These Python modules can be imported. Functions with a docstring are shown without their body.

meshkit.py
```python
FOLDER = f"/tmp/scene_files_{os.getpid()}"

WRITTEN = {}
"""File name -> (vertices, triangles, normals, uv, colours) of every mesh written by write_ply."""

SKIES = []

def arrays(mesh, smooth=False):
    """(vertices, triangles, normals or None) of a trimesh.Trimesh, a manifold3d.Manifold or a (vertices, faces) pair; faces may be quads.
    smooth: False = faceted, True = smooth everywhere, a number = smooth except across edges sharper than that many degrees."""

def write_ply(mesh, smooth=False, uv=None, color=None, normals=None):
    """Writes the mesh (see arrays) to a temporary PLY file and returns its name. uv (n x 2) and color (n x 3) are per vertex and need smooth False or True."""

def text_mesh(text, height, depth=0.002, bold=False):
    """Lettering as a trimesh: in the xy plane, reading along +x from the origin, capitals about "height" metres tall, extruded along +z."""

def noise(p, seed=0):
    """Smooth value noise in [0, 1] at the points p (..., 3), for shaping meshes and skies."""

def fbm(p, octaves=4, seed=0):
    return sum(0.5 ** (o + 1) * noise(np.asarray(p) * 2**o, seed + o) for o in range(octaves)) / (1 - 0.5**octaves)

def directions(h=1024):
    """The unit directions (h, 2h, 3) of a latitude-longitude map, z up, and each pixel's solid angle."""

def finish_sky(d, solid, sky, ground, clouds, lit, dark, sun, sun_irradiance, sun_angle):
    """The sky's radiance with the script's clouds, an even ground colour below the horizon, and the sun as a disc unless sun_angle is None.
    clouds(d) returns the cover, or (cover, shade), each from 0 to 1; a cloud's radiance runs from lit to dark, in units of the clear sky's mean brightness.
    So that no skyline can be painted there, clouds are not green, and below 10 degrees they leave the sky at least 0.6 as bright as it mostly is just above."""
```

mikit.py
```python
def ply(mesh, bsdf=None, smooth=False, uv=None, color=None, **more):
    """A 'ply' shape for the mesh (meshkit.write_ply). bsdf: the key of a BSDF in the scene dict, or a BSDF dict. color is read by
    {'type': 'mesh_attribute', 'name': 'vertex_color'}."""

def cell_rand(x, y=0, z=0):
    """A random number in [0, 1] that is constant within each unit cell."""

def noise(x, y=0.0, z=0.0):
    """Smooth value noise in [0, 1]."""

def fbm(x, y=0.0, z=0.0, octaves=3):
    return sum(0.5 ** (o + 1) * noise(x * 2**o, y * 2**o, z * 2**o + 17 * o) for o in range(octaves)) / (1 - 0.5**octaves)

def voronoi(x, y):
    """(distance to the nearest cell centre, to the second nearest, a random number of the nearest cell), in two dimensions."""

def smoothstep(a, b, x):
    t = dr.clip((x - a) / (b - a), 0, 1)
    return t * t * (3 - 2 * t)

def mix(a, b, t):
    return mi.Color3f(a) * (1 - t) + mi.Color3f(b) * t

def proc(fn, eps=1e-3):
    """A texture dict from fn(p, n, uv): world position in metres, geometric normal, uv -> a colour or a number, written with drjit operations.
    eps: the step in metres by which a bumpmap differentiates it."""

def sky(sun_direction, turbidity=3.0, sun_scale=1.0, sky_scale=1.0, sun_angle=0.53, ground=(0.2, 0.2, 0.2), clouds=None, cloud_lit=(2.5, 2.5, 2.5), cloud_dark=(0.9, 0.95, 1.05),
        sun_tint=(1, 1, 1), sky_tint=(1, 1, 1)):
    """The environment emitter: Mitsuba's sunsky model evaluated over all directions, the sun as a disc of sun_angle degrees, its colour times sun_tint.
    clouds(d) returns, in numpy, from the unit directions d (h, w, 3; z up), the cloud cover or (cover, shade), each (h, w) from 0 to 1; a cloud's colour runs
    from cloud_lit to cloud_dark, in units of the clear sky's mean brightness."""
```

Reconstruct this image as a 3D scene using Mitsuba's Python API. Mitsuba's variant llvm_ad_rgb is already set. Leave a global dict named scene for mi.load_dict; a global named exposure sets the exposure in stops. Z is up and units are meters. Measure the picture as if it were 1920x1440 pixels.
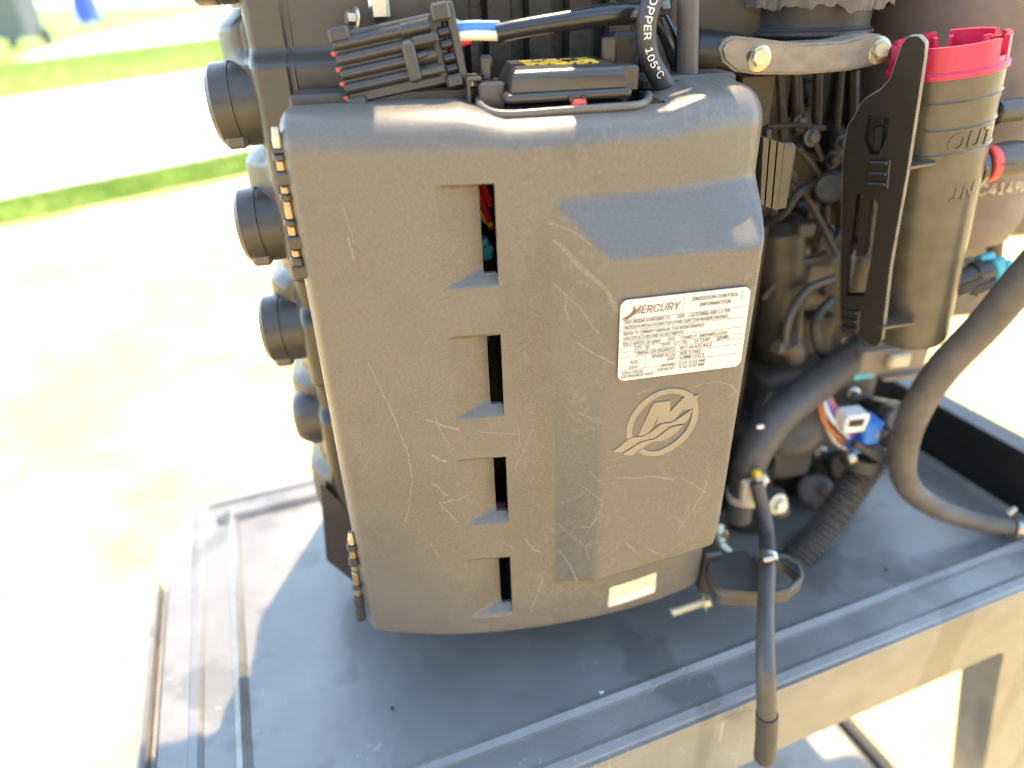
import math, numpy as np, trimesh, mitsuba as mi, drjit as dr, mikit, meshkit
import manifold3d as m3
from shapely.geometry import Polygon, LineString, Point, box as sbox
from shapely.ops import unary_union

# ---------------------------------------------------------------- camera, sky, exposure
T = mi.ScalarTransform4f
CAM = np.array([0, 0, 1.46])
FPX, PITCH, ROLL = 1300.0, math.radians(29.6), math.radians(2.0)
FWD = np.array([0, math.cos(PITCH), -math.sin(PITCH)])
_up = np.array([0, math.sin(PITCH), math.cos(PITCH)])
RGT = math.cos(ROLL) * np.array([1.0, 0, 0]) - math.sin(ROLL) * _up
UPV = math.cos(ROLL) * _up + math.sin(ROLL) * np.array([1.0, 0, 0])
scene, labels = {}, {}
scene['camera'] = {'type': 'thinlens', 'fov': math.degrees(2 * math.atan(960 / FPX)), 'fov_axis': 'x',
                   'aperture_radius': 0.0057, 'focus_distance': 0.57, 'near_clip': 0.02, 'far_clip': 2000.0,
                   'to_world': T().look_at(origin=CAM.tolist(), target=(CAM + FWD).tolist(), up=UPV.tolist())}
SUN = (0.10, 0.48, 0.87)
scene['sky_light'] = mikit.sky(SUN, turbidity=3.0, sun_scale=0.85, sky_scale=3.3, sky_tint=(1.08, 0.98, 0.84), sun_tint=(1.0, 0.90, 0.72), ground=(0.42, 0.33, 0.22))
exposure = 3.35

# ---------------------------------------------------------------- frames
AZ = math.radians(81)
EU = np.array([math.sin(AZ), math.cos(AZ), 0]); EV = np.array([-math.cos(AZ), math.sin(AZ), 0]); EW = np.array([0, 0, 1.0])
_o = 0.6 * FWD
TRAY = CAM[2] - 0.64
C0 = np.array([_o[0], _o[1], TRAY])                      # engine frame origin: on the tray below the cover's middle
ME = np.eye(4); ME[:3, 0], ME[:3, 1], ME[:3, 2], ME[:3, 3] = EU, EV, EW, C0
CA = math.radians(-20)
CL = np.array([math.cos(CA), -math.sin(CA), 0]); CW = np.array([math.sin(CA), math.cos(CA), 0])
MC = np.eye(4); MC[:3, 0], MC[:3, 1], MC[:3, 2], MC[:3, 3] = CL, CW, EW, [0, 0, TRAY]
MW = np.eye(4)

def ray(x, y):
    return FWD + (x - 960) / FPX * RGT - (y - 720) / FPX * UPV
def eng(P):
    d = np.asarray(P) - C0
    return np.array([d @ EU, d @ EV, d[2]])
def pix(x, y, v):                                        # a measured point of the photograph -> engine coordinates at depth v
    d = ray(x, y); t = ((C0 - CAM) @ EV + v) / (d @ EV)
    return eng(CAM + t * d)
def piw(x, y, w):                                        # the same on the horizontal plane at height w above the tray
    d = ray(x, y); t = (TRAY + w - CAM[2]) / d[2]
    return eng(CAM + t * d)
def pig(x, y, z=0.0):
    d = ray(x, y); t = (z - CAM[2]) / d[2]
    return CAM + t * d
def pic(x, y, wc):                                       # on the cart's upright plane at cart depth wc
    d = ray(x, y); t = (wc - CAM @ CW) / (d @ CW)
    P = CAM + t * d
    return np.array([P @ CL, P @ CW, P[2] - TRAY])

# ---------------------------------------------------------------- scene helpers
used = set()
def numbered(k):
    if k not in used:
        used.add(k); return k
    i = 1
    while f'{k}_{i:03d}' in used: i += 1
    used.add(f'{k}_{i:03d}'); return f'{k}_{i:03d}'
def xf(mesh, M):
    m = mesh.copy(); m.apply_transform(M); return m
def thing(name, label=None, cat=None, group=None, kind=None):
    k = numbered(name); d = {}
    if label: d['label'] = label
    if cat: d['category'] = cat
    if group: d['group'] = group
    if kind: d['kind'] = kind
    labels[k] = d
    return k
def put(key, mesh, mat, smooth=35, M=ME):
    scene[key] = mikit.ply(xf(mesh, M), mat, smooth=smooth); return key
def part(parent, name, mesh, mat, smooth=35, M=ME, label=None, kind=None):
    k = numbered(parent + '__' + name)
    put(k, mesh, mat, smooth, M)
    if label or kind:
        labels[k] = {}
        if label: labels[k]['label'] = label
        if kind: labels[k]['kind'] = kind
    return k
def cat(*ms):
    return trimesh.util.concatenate([m for m in ms if m is not None])
def hull(pts):
    return trimesh.convex.convex_hull(np.asarray(pts, float))
def cbox(lo, hi, c=0.002):                               # box with chamfered edges
    lo, hi = np.minimum(lo, hi).astype(float), np.maximum(lo, hi).astype(float)
    c = min(c, 0.45 * (hi - lo).min())
    ctr, h = (lo + hi) / 2, (hi - lo) / 2
    p = []
    for s in np.ndindex(2, 2, 2):
        s = np.array(s) * 2 - 1
        for k in range(3):
            hh = h - c; hh = hh.copy(); hh[k] = h[k]
            p.append(ctr + s * hh)
    return hull(p)
def rbox(lo, hi, r=0.005, n=4):                          # rounded box
    lo, hi = np.minimum(lo, hi).astype(float), np.maximum(lo, hi).astype(float)
    r = min(r, 0.48 * (hi - lo).min())
    s = trimesh.creation.uv_sphere(r, count=[2 * n + 1, 4 * n]).vertices
    p = [np.array([(lo, hi)[i][0] + (r if i == 0 else -r), (lo, hi)[j][1] + (r if j == 0 else -r), (lo, hi)[k][2] + (r if k == 0 else -r)]) + s for i, j, k in np.ndindex(2, 2, 2)]
    return hull(np.vstack(p))
def spline(P, n=8):
    P = np.asarray(P, float)
    Q = np.vstack([2 * P[0] - P[1], P, 2 * P[-1] - P[-2]]); out = []
    for i in range(1, len(Q) - 2):
        for t in np.arange(n) / n:
            a, b, c, d = Q[i - 1], Q[i], Q[i + 1], Q[i + 2]
            out.append(0.5 * (2 * b + (c - a) * t + (2 * a - 5 * b + 4 * c - d) * t * t + (3 * b - a - 3 * c + d) * t ** 3))
    out.append(P[-1]); return np.array(out)
def tube(P, r, sides=20, n=8, smooth_path=True, rfun=None):
    P = spline(P, n) if smooth_path and len(P) > 2 else np.asarray(P, float)
    t = np.gradient(P, axis=0); t /= np.linalg.norm(t, axis=1, keepdims=True)
    a = np.cross(t[0], [0.3, 0.5, 0.8]); a /= np.linalg.norm(a); A = [a]
    for i in range(1, len(P)):
        a = A[-1] - (A[-1] @ t[i]) * t[i]; A.append(a / np.linalg.norm(a))
    A = np.array(A); B = np.cross(t, A)
    R = np.full(len(P), r, float) if np.isscalar(r) else np.interp(np.linspace(0, 1, len(P)), np.linspace(0, 1, len(r)), r)
    if rfun is not None: R = R * rfun(np.concatenate([[0], np.cumsum(np.linalg.norm(np.diff(P, axis=0), axis=1))]))
    th = np.arange(sides) * 2 * math.pi / sides
    V = P[:, None] + R[:, None, None] * (np.cos(th)[None, :, None] * A[:, None] + np.sin(th)[None, :, None] * B[:, None])
    N = len(P); i, j = np.meshgrid(np.arange(N - 1), np.arange(sides), indexing='ij')
    q = np.stack([i * sides + j, i * sides + (j + 1) % sides, (i + 1) * sides + (j + 1) % sides, (i + 1) * sides + j], -1).reshape(-1, 4)
    f = np.vstack([q[:, [0, 1, 2]], q[:, [0, 2, 3]]])
    V = np.vstack([V.reshape(-1, 3), P[0], P[-1]]); k = np.arange(sides)
    f = np.vstack([f, np.stack([(k + 1) % sides, k, k * 0 + N * sides], 1), np.stack([(N - 1) * sides + k, (N - 1) * sides + (k + 1) % sides, k * 0 + N * sides + 1], 1)])
    m = trimesh.Trimesh(V, f, process=False); m.fix_normals() if False else None
    return m
def frame(p, z, x=None):
    z = np.asarray(z, float); z = z / np.linalg.norm(z)
    x = np.asarray(x if x is not None else ([1, 0, 0] if abs(z[0]) < 0.9 else [0, 0, 1]), float)
    x = x - (x @ z) * z; x /= np.linalg.norm(x)
    M = np.eye(4); M[:3, 0], M[:3, 1], M[:3, 2], M[:3, 3] = x, np.cross(z, x), z, p
    return M
def lathe(prof, p, z, seg=40):                           # profile of (radius, height) turned about the axis z through p
    m = trimesh.creation.revolve(np.asarray(prof, float), sections=seg)
    return xf(m, frame(p, z))
def cyl(p0, p1, r0, r1=None, ch=0.001, seg=28):
    p0, p1 = np.asarray(p0, float), np.asarray(p1, float); h = np.linalg.norm(p1 - p0); r1 = r0 if r1 is None else r1
    ch = min(ch, h / 3, min(r0, r1) / 2)
    return lathe([(0, 0), (r0 - ch, 0), (r0, ch), (r1, h - ch), (r1 - ch, h), (0, h)], p0, p1 - p0, seg)
def ring(p0, p1, ri, ro, seg=36):
    h = np.linalg.norm(np.asarray(p1) - np.asarray(p0))
    return lathe([(ri, 0), (ro, 0), (ro, h), (ri, h), (ri, 0)], p0, np.asarray(p1) - np.asarray(p0), seg)
def extr(poly, M, d, ch=0.0):                            # polygon in the frame's xy plane, thickness d along its z, chamfered by ch on the +z side
    gs = getattr(poly, 'geoms', [poly]); out = []
    for g in gs:
        if g.is_empty or g.area < 1e-9: continue
        out.append(trimesh.creation.extrude_polygon(g, d, engine='earcut'))
    return xf(cat(*out), M)
def hexbolt(p, axis, r, h, flange=None):
    hexa = trimesh.creation.cylinder(r, h, sections=6); hexa.apply_translation([0, 0, h / 2 + r * 0.25])
    cap = lathe([(0, 0), (r * 0.86, 0), (r * 0.8, r * 0.12), (0, r * 0.16)], [0, 0, h + r * 0.25], [0, 0, 1], 24)
    fl = lathe([(0, 0), (flange or r * 1.5, 0), (flange or r * 1.5, r * 0.12), (r * 1.05, r * 0.3), (0, r * 0.3)], [0, 0, 0], [0, 0, 1], 28)
    return xf(cat(hexa, cap, fl), frame(p, axis, [0.3, 0.2, 1]))
def pieces(parent, name, meshes, mat, smooth=35, M=ME, label=None):
    for m in meshes: part(parent, name, m, mat, smooth, M, label)
def bpx(x0, y0, x1, y1, v0, v1, c=0.002, r=None):        # box whose front covers this rectangle of the photograph at depth v0
    a, b = pix(x0, (y0 + y1) / 2, v0), pix(x1, (y0 + y1) / 2, v0)
    w1, w0 = pix((x0 + x1) / 2, y0, v0)[2], pix((x0 + x1) / 2, y1, v0)[2]
    lo, hi = [a[0], v0, w0], [b[0], v1, w1]
    return rbox(lo, hi, r) if r else cbox(lo, hi, c)
def tpx(P, r, **k):
    return tube([pix(*q) for q in P], r, **k)
def ppoly(pts, v, hole=None):                            # photograph outline -> polygon in (u, w) at depth v
    return Polygon([pix(x, y, v)[[0, 2]] for x, y in pts], [[pix(x, y, v)[[0, 2]] for x, y in h] for h in (hole or [])])
def fv(v):                                               # frame: x = u, y = w, z = -v (towards the camera)
    M = np.eye(4); M[:3, 0], M[:3, 1], M[:3, 2], M[:3, 3] = [1, 0, 0], [0, 0, 1], [0, -1, 0], [0, v, 0]
    return M
def slab(pts, v0, v1, hole=None, pv=None):
    return extr(ppoly(pts, v0 if pv is None else pv, hole), fv(v1), v1 - v0)

# ---------------------------------------------------------------- materials
c0x, c0y, c0z, eux, euy, evx, evy = (float(x) for x in (*C0, EU[0], EU[1], EV[0], EV[1]))
def U_(p): return (p.x - c0x) * eux + (p.y - c0y) * euy
def V_(p): return (p.x - c0x) * evx + (p.y - c0y) * evy
def W_(p): return p.z - c0z
def mat(name, col, rough=0.5, var=0.12, scale=60.0, spec=0.5, metal=0.0, bump=0.0, bscale=900.0, fn=None, clear=0.0, rvar=0.0):
    c = np.array(col, float)
    def tex(p, n, uv):
        k = mikit.fbm(p.x * scale, p.y * scale, p.z * scale, 3)
        g = mikit.noise(p.x * 1400, p.y * 1400, p.z * 1400)
        s = 1 + var * 2 * (k - 0.5) + 0.5 * var * (g - 0.5)
        return mi.Color3f(float(c[0]), float(c[1]), float(c[2])) * s
    b = {'type': 'principled', 'base_color': mikit.proc(fn or tex), 'roughness': rough, 'specular': spec, 'metallic': metal}
    if clear: b['clearcoat'] = clear
    if bump:
        def bt(p, n, uv): return mikit.fbm(p.x * bscale, p.y * bscale, p.z * bscale, 2)
        b = {'type': 'bumpmap', 'arbitrary': mikit.proc(bt, eps=0.3 / bscale), 'scale': bump, 'bsdf': b}
    scene[name] = {'type': 'twosided', 'bsdf': b}
    return name

SCR = []                                                 # wear scratches on the cover, as strokes in the cover's own (u, w) plane
def stroke(pts, v=-0.034, width=0.0007, s=1.0):
    q = [pix(x, y, v)[[0, 2]] for x, y in pts]
    for a, b in zip(q[:-1], q[1:]): SCR.append(tuple(float(x) for x in (*a, *b, width, s)))
for pts, wd, s in [
    ([(640, 395), (650, 430), (662, 470)], .0008, .5), ([(690, 700), (735, 790), (768, 870), (775, 920), (762, 1000)], .0007, .8),
    ([(800, 798), (860, 812)], .0011, 1), ([(815, 790), (835, 830), (853, 850)], .0007, .8), ([(895, 812), (975, 815)], .0007, .6),
    ([(813, 865), (838, 874)], .0016, 1), ([(825, 955), (880, 938)], .0008, .9), ([(825, 955), (860, 988)], .0009, .9), ([(815, 920), (840, 938)], .0012, .6),
    ([(810, 1035), (828, 1062)], .0009, .6), ([(965, 880), (1000, 806)], .0006, .6), ([(980, 850), (970, 800)], .0006, .4),
    ([(985, 1010), (1000, 1030), (1012, 1034)], .0012, 1), ([(945, 1020), (965, 1030)], .0009, .8), ([(1018, 1082), (1010, 1110), (995, 1150)], .0011, .7),
    ([(985, 1075), (1015, 1080)], .001, .5), ([(970, 940), (995, 920)], .0006, .6), ([(650, 465), (662, 502)], .0018, .7),
    ([(1040, 450), (1080, 490), (1115, 515), (1135, 555)], .0026, .75), ([(1030, 418), (1065, 425), (1095, 445)], .0008, .8),
    ([(1042, 535), (1075, 560), (1105, 600)], .0008, .8), ([(1060, 545), (1055, 570), (1062, 592), (1070, 598)], .0008, .7), ([(1062, 540), (1075, 515), (1095, 520)], .0007, .6),
    ([(1075, 630), (1130, 648)], .0009, .9), ([(1072, 757), (1100, 755)], .0009, .7), ([(1092, 855), (1105, 866)], .001, .9), ([(1085, 888), (1112, 900), (1095, 955), (1078, 965)], .0008, .7),
    ([(1045, 978), (1085, 995), (1090, 1015)], .0009, .7), ([(1048, 1028), (1068, 1050), (1080, 1090)], .0013, .8), ([(1080, 905), (1045, 940)], .0007, .4),
    ([(1060, 700), (1090, 760)], .0006, .4), ([(700, 1030), (735, 1040)], .001, .3), ([(600, 330), (590, 375)], .0006, .3), ([(800, 260), (865, 290)], .0008, .25),
    ([(1330, 235), (1365, 215)], .0007, .4), ([(1240, 520), (1245, 515)], .001, .5)]:
    stroke(pts, -0.034, wd, s)
for pts, wd, s in [
    ([(1290, 732), (1320, 722), (1348, 716), (1375, 724), (1382, 738), (1368, 747)], .0008, .7), ([(1340, 758), (1350, 750)], .0008, .6), ([(1325, 530), (1302, 552)], .0012, .5),
    ([(1160, 898), (1240, 896), (1265, 902)], .0014, .6), ([(1280, 900), (1300, 910), (1325, 928)], .0009, .7), ([(1325, 865), (1332, 890), (1325, 915), (1300, 960), (1270, 1000)], .0007, .6),
    ([(1240, 845), (1275, 840), (1300, 850)], .0007, .5), ([(1175, 1020), (1195, 1040)], .001, .8), ([(1215, 1030), (1235, 1042)], .001, .7), ([(1130, 868), (1200, 850)], .0008, .4),
    ([(1140, 880), (1180, 870)], .001, .4), ([(1200, 740), (1225, 730)], .0015, .4), ([(1245, 1045), (1330, 985)], .0006, .4)]:
    stroke(pts, -0.066, wd, s)
def cover_col(p, n, uv):
    u, w = U_(p), W_(p)
    k = mikit.fbm(u * 24, w * 24, 3.0, 4); g = mikit.noise(u * 800, w * 800, V_(p) * 800)
    s = 1 + 0.22 * (k - 0.5) + 0.26 * (g - 0.5)
    col = mi.Color3f(0.103, 0.089, 0.073) * s
    rag = mikit.noise(u * 900, w * 900, 7.0); jx, jw = (mikit.noise(u * 160, w * 160, 5.) - .5) * .0016, (mikit.noise(u * 160, w * 160, 9.) - .5) * .0016
    m = mi.Float(0)
    for a, b, c, d, wd, st in SCR:
        du, dw = c - a, d - b; L = du * du + dw * dw
        t = dr.clip(((u + jx - a) * du + (w + jw - b) * dw) / L, 0, 1)
        dd = dr.sqrt(dr.square(u + jx - a - t * du) + dr.square(w + jw - b - t * dw))
        m = dr.maximum(m, st * (1 - mikit.smoothstep(wd * 0.35, wd, dd)))
    m = m * mikit.smoothstep(0.15, 0.75, rag + 0.25 * k)
    # scuffed dusty zone beside the raised box
    sc = mikit.smoothstep(0.62, 0.75, mikit.noise(u * 420, w * 260, 2.0)) * mikit.smoothstep(0.45, 0.65, mikit.fbm(u * 40, w * 30, 8.0, 3)) * mikit.smoothstep(-.02, .04, u) * 0.25
    return mikit.mix(col, mi.Color3f(0.20, 0.175, 0.145), dr.clip(m * 0.78 + sc * 0.6, 0, 1))
mat('m_cover', (0, 0, 0), rough=0.40, fn=cover_col, bump=0.00006, bscale=1100, spec=0.5)
mat('m_plastic', (0.042, 0.034, 0.026), rough=0.36, bump=0.00005, bscale=1100)
mat('m_black', (0.010, 0.009, 0.009), rough=0.38, var=0.15, spec=0.3)
mat('m_glossblack', (0.014, 0.014, 0.015), rough=0.22, var=0.1)
mat('m_connector', (0.036, 0.032, 0.029), rough=0.26, var=0.1)
mat('m_rubber', (0.03, 0.028, 0.027), rough=0.5, var=0.2, scale=120)
mat('m_hose', (0.055, 0.048, 0.043), rough=0.5, var=0.18, scale=80)
mat('m_dusty', (0.085, 0.072, 0.06), rough=0.6, var=0.35, scale=45)
mat('m_block', (0.016, 0.0135, 0.011), rough=0.4, var=0.3, scale=90, bump=0.0004, bscale=260)
mat('m_cast', (0.10, 0.082, 0.065), rough=0.55, var=0.4, scale=35, bump=0.0003, bscale=400)
mat('m_darkcast', (0.026, 0.021, 0.016), rough=0.5, var=0.4, scale=60, bump=0.0003, bscale=400)
mat('m_rustcast', (0.155, 0.108, 0.084), rough=0.6, var=0.25, scale=50, bump=0.00025, bscale=500)
mat('m_bracketcast', (0.20, 0.16, 0.12), rough=0.55, var=0.3, scale=120, bump=0.0003, bscale=600)
mat('m_zinc', (0.50, 0.45, 0.29), rough=0.36, var=0.12, metal=0.6)
mat('m_steel', (0.40, 0.37, 0.32), rough=0.3, var=0.15, metal=0.9)
mat('m_pin', (0.36, 0.27, 0.17), rough=0.35, var=0.2, metal=0.85)
mat('m_canister', (0.074, 0.064, 0.048), rough=0.27, var=0.35, scale=55, bump=0.00008, bscale=700)
mat('m_canister_edge', (0.20, 0.17, 0.12), rough=0.5, var=0.3, scale=120)
mat('m_red', (0.42, 0.02, 0.06), rough=0.35, var=0.06)
mat('m_redseal', (0.55, 0.06, 0.035), rough=0.4, var=0.1)
mat('m_redband', (0.62, 0.07, 0.06), rough=0.5, var=0.06)
mat('m_label', (0.45, 0.445, 0.43), rough=0.35, var=0.02)
mat('m_ink', (0.035, 0.03, 0.027), rough=0.5, var=0.05)
mat('m_logoink', (0.10, 0.065, 0.045), rough=0.5, var=0.05)
mat('m_emblem', (0.20, 0.165, 0.118), rough=0.33, var=0.05)
mat('m_cream', (0.62, 0.53, 0.38), rough=0.45, var=0.15)
mat('m_white', (0.7, 0.68, 0.62), rough=0.45, var=0.08)
mat('m_paper', (0.55, 0.47, 0.32), rough=0.6, var=0.1)
mat('m_yellow', (0.65, 0.42, 0.03), rough=0.4, var=0.08)
mat('m_blue', (0.04, 0.17, 0.55), rough=0.4, var=0.08)
mat('m_teal', (0.06, 0.36, 0.42), rough=0.4, var=0.08)
mat('m_wire_red', (0.5, 0.02, 0.03), rough=0.35, var=0.06)
mat('m_wire_orange', (0.6, 0.16, 0.04), rough=0.35, var=0.06)
mat('m_wire_pink', (0.65, 0.09, 0.25), rough=0.35, var=0.06)
mat('m_wire_purple', (0.16, 0.07, 0.3), rough=0.35, var=0.06)
mat('m_wire_grey', (0.2, 0.2, 0.2), rough=0.4, var=0.06)
def cart_col(p, n, uv):
    k = mikit.fbm(p.x * 26, p.y * 26, p.z * 26, 4); b = mikit.fbm(p.x * 7, p.y * 7, 2.0, 3); sp = mikit.smoothstep(0.60, 0.72, mikit.fbm(p.x * 16, p.y * 16, 4.0, 4))
    c = mi.Color3f(0.132, 0.127, 0.120) * (1 + 0.45 * (k - 0.5) + 0.4 * (b - 0.5))
    c = mikit.mix(c, mi.Color3f(0.05, 0.048, 0.045), sp * 0.45)
    sc = mikit.smoothstep(0.49, 0.5, mikit.noise(p.x * 18 + p.y * 5, p.y * 160 - p.x * 60, 3.)) * mikit.smoothstep(0.515, 0.505, mikit.noise(p.x * 18 + p.y * 5, p.y * 160 - p.x * 60, 3.)) * mikit.smoothstep(.62, .75, b)
    dots = mikit.smoothstep(0.83, 0.88, mikit.noise(p.x * 210, p.y * 210, p.z * 210)) * mikit.smoothstep(.5, .7, k)
    return mikit.mix(c, mi.Color3f(0.30, 0.28, 0.25), dr.clip(sc * .5 + dots * .35, 0, 1))
mat('m_cart', (0, 0, 0), rough=0.34, fn=cart_col, bump=0.0002, bscale=300, spec=0.8)
def conc_col(p, n, uv):
    a = mikit.fbm(p.x * 1.7, p.y * 1.7, 0., 4); b = mikit.fbm(p.x * 9, p.y * 9, 1., 3); g = mikit.noise(p.x * 120, p.y * 120, 0.)
    c = mikit.mix(mi.Color3f(0.46, 0.33, 0.105), mi.Color3f(0.57, 0.44, 0.21), mikit.smoothstep(.3, .7, 0.6 * a + 0.4 * b))
    return c * (0.93 + 0.14 * g)
mat('m_driveway', (0, 0, 0), rough=0.85, fn=conc_col)
mat('m_stucco', (0.62, 0.46, 0.28), rough=0.8, var=0.1, scale=3)
mat('m_road', (0.55, 0.52, 0.48), rough=0.85, var=0.12, scale=2)
mat('m_soil', (0.17, 0.22, 0.03), rough=0.9, var=0.3, scale=4)
mat('m_lawn', (0.19, 0.28, 0.03), rough=0.8, var=0.35, scale=2.5)
scene['m_blade'] = {'type': 'twosided', 'bsdf': {'type': 'principled', 'base_color': mikit.proc(lambda p, n, uv: mikit.mix((0.15, 0.26, 0.015), (0.26, 0.33, 0.035), mikit.noise(p.x * 3, p.y * 3))), 'roughness': 0.6}}
mat('m_bin_blue', (0.03, 0.07, 0.45), rough=0.4)
mat('m_bin_grey', (0.10, 0.105, 0.095), rough=0.5)

# ================================================================ SETTING
def sheet(pts, z, M=MW):
    v = [[x, y, z] for x, y in pts]
    g = Polygon([(x, y) for x, y in pts])
    vv, ff = trimesh.creation.triangulate_polygon(g, engine='earcut')
    return trimesh.Trimesh(np.column_stack([vv, np.full(len(vv), z)]), ff, process=False)
k = thing('ground', 'pale lawn and soil reaching to the horizon', None, kind='structure'); put(k, sheet([(-900, -900), (900, -900), (900, 900), (-900, 900)], -0.012), 'm_lawn', False, MW)
ga = [pig(0, 425)[:2], pig(460, 330)[:2]]; gb = [pig(0, 370)[:2], pig(460, 280)[:2]]
def ext(a, b, s0, s1): d = (b - a) / np.linalg.norm(b - a); return a - d * s0, b + d * s1
a0, a1 = ext(*ga, 14, 14); b0, b1 = ext(*gb, 14, 14)
nn = np.array([-(a1 - a0)[1], (a1 - a0)[0]]); nn /= np.linalg.norm(nn)
k = thing('driveway', 'sunlit cream concrete driveway under the cart', None, kind='structure')
put(k, sheet([a0, a1, (30, 20), (30, -25), (-30, -25)], 0.0), 'm_driveway', False, MW)
k = thing('grass_verge_soil', 'earth under the near grass strip', None, kind='structure'); put(k, sheet([b0, b1, a1, a0], -0.004), 'm_soil', False, MW)
r0, r1 = pig(0, 190)[:2], pig(420, 130)[:2]; r0, r1 = ext(r0, r1, 30, 25)
k = thing('road', 'pale sunlit road beyond the near grass strip', None, kind='structure'); put(k, sheet([b0, r0, r1, b1], 0.0), 'm_road', False, MW)
p0, p1 = pig(100, 105)[:2], pig(420, 65)[:2]; q0, q1 = pig(150, 75)[:2], pig(420, 22)[:2]
p0, p1 = ext(p0, p1, 2, 40); q0, q1 = ext(q0, q1, 0, 60)
k = thing('footpath', 'pale footpath across the far lawn', None, kind='structure'); put(k, sheet([p0, q0, q1, p1], 0.0), 'm_road', False, MW)
rng = np.random.default_rng(3)
def blades(corners, n, h, wd):
    a, b, c, d = [np.asarray(x, float) for x in corners]
    s, t = rng.random((n, 1)), rng.random((n, 1))
    P = (a * (1 - s) + b * s) * (1 - t) + (d * (1 - s) + c * s) * t
    nv = (d - a) / np.linalg.norm(d - a); P = P + nv * (rng.normal(0, 1, (n, 1)) * 0.05 + (meshkit.noise(np.column_stack([P * 1.3, P[:, 0] * 0]), 4)[:, None] - .5) * 0.25)
    an = rng.random(n) * 6.283; le = rng.normal(0, 0.4, (n, 2)) * h; hh = h * (0.6 + 0.6 * rng.random(n))
    e = np.column_stack([np.cos(an), np.sin(an)]) * wd
    V = np.zeros((n, 3, 3)); V[:, 0, :2] = P - e; V[:, 1, :2] = P + e; V[:, 2, :2] = P + le; V[:, 2, 2] = hh; V[:, :2, 2] = -0.005
    return trimesh.Trimesh(V.reshape(-1, 3), np.arange(3 * n).reshape(-1, 3), process=False)
k = thing('grass', 'bright green grass strip between driveway and road', 'grass', kind='stuff')
put(k, blades([a0, a1, b1, b0], 60000, 0.022, 0.012), 'm_blade', False, MW)
k = thing('lawn_grass', 'bright green lawn beyond the road', 'grass', kind='stuff')
put(k, blades([r0, r1, ext(p0, p1, 20, 0)[1], ext(p0, p1, 20, 0)[0]], 60000, 0.04, 0.03), 'm_blade', False, MW)

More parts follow.
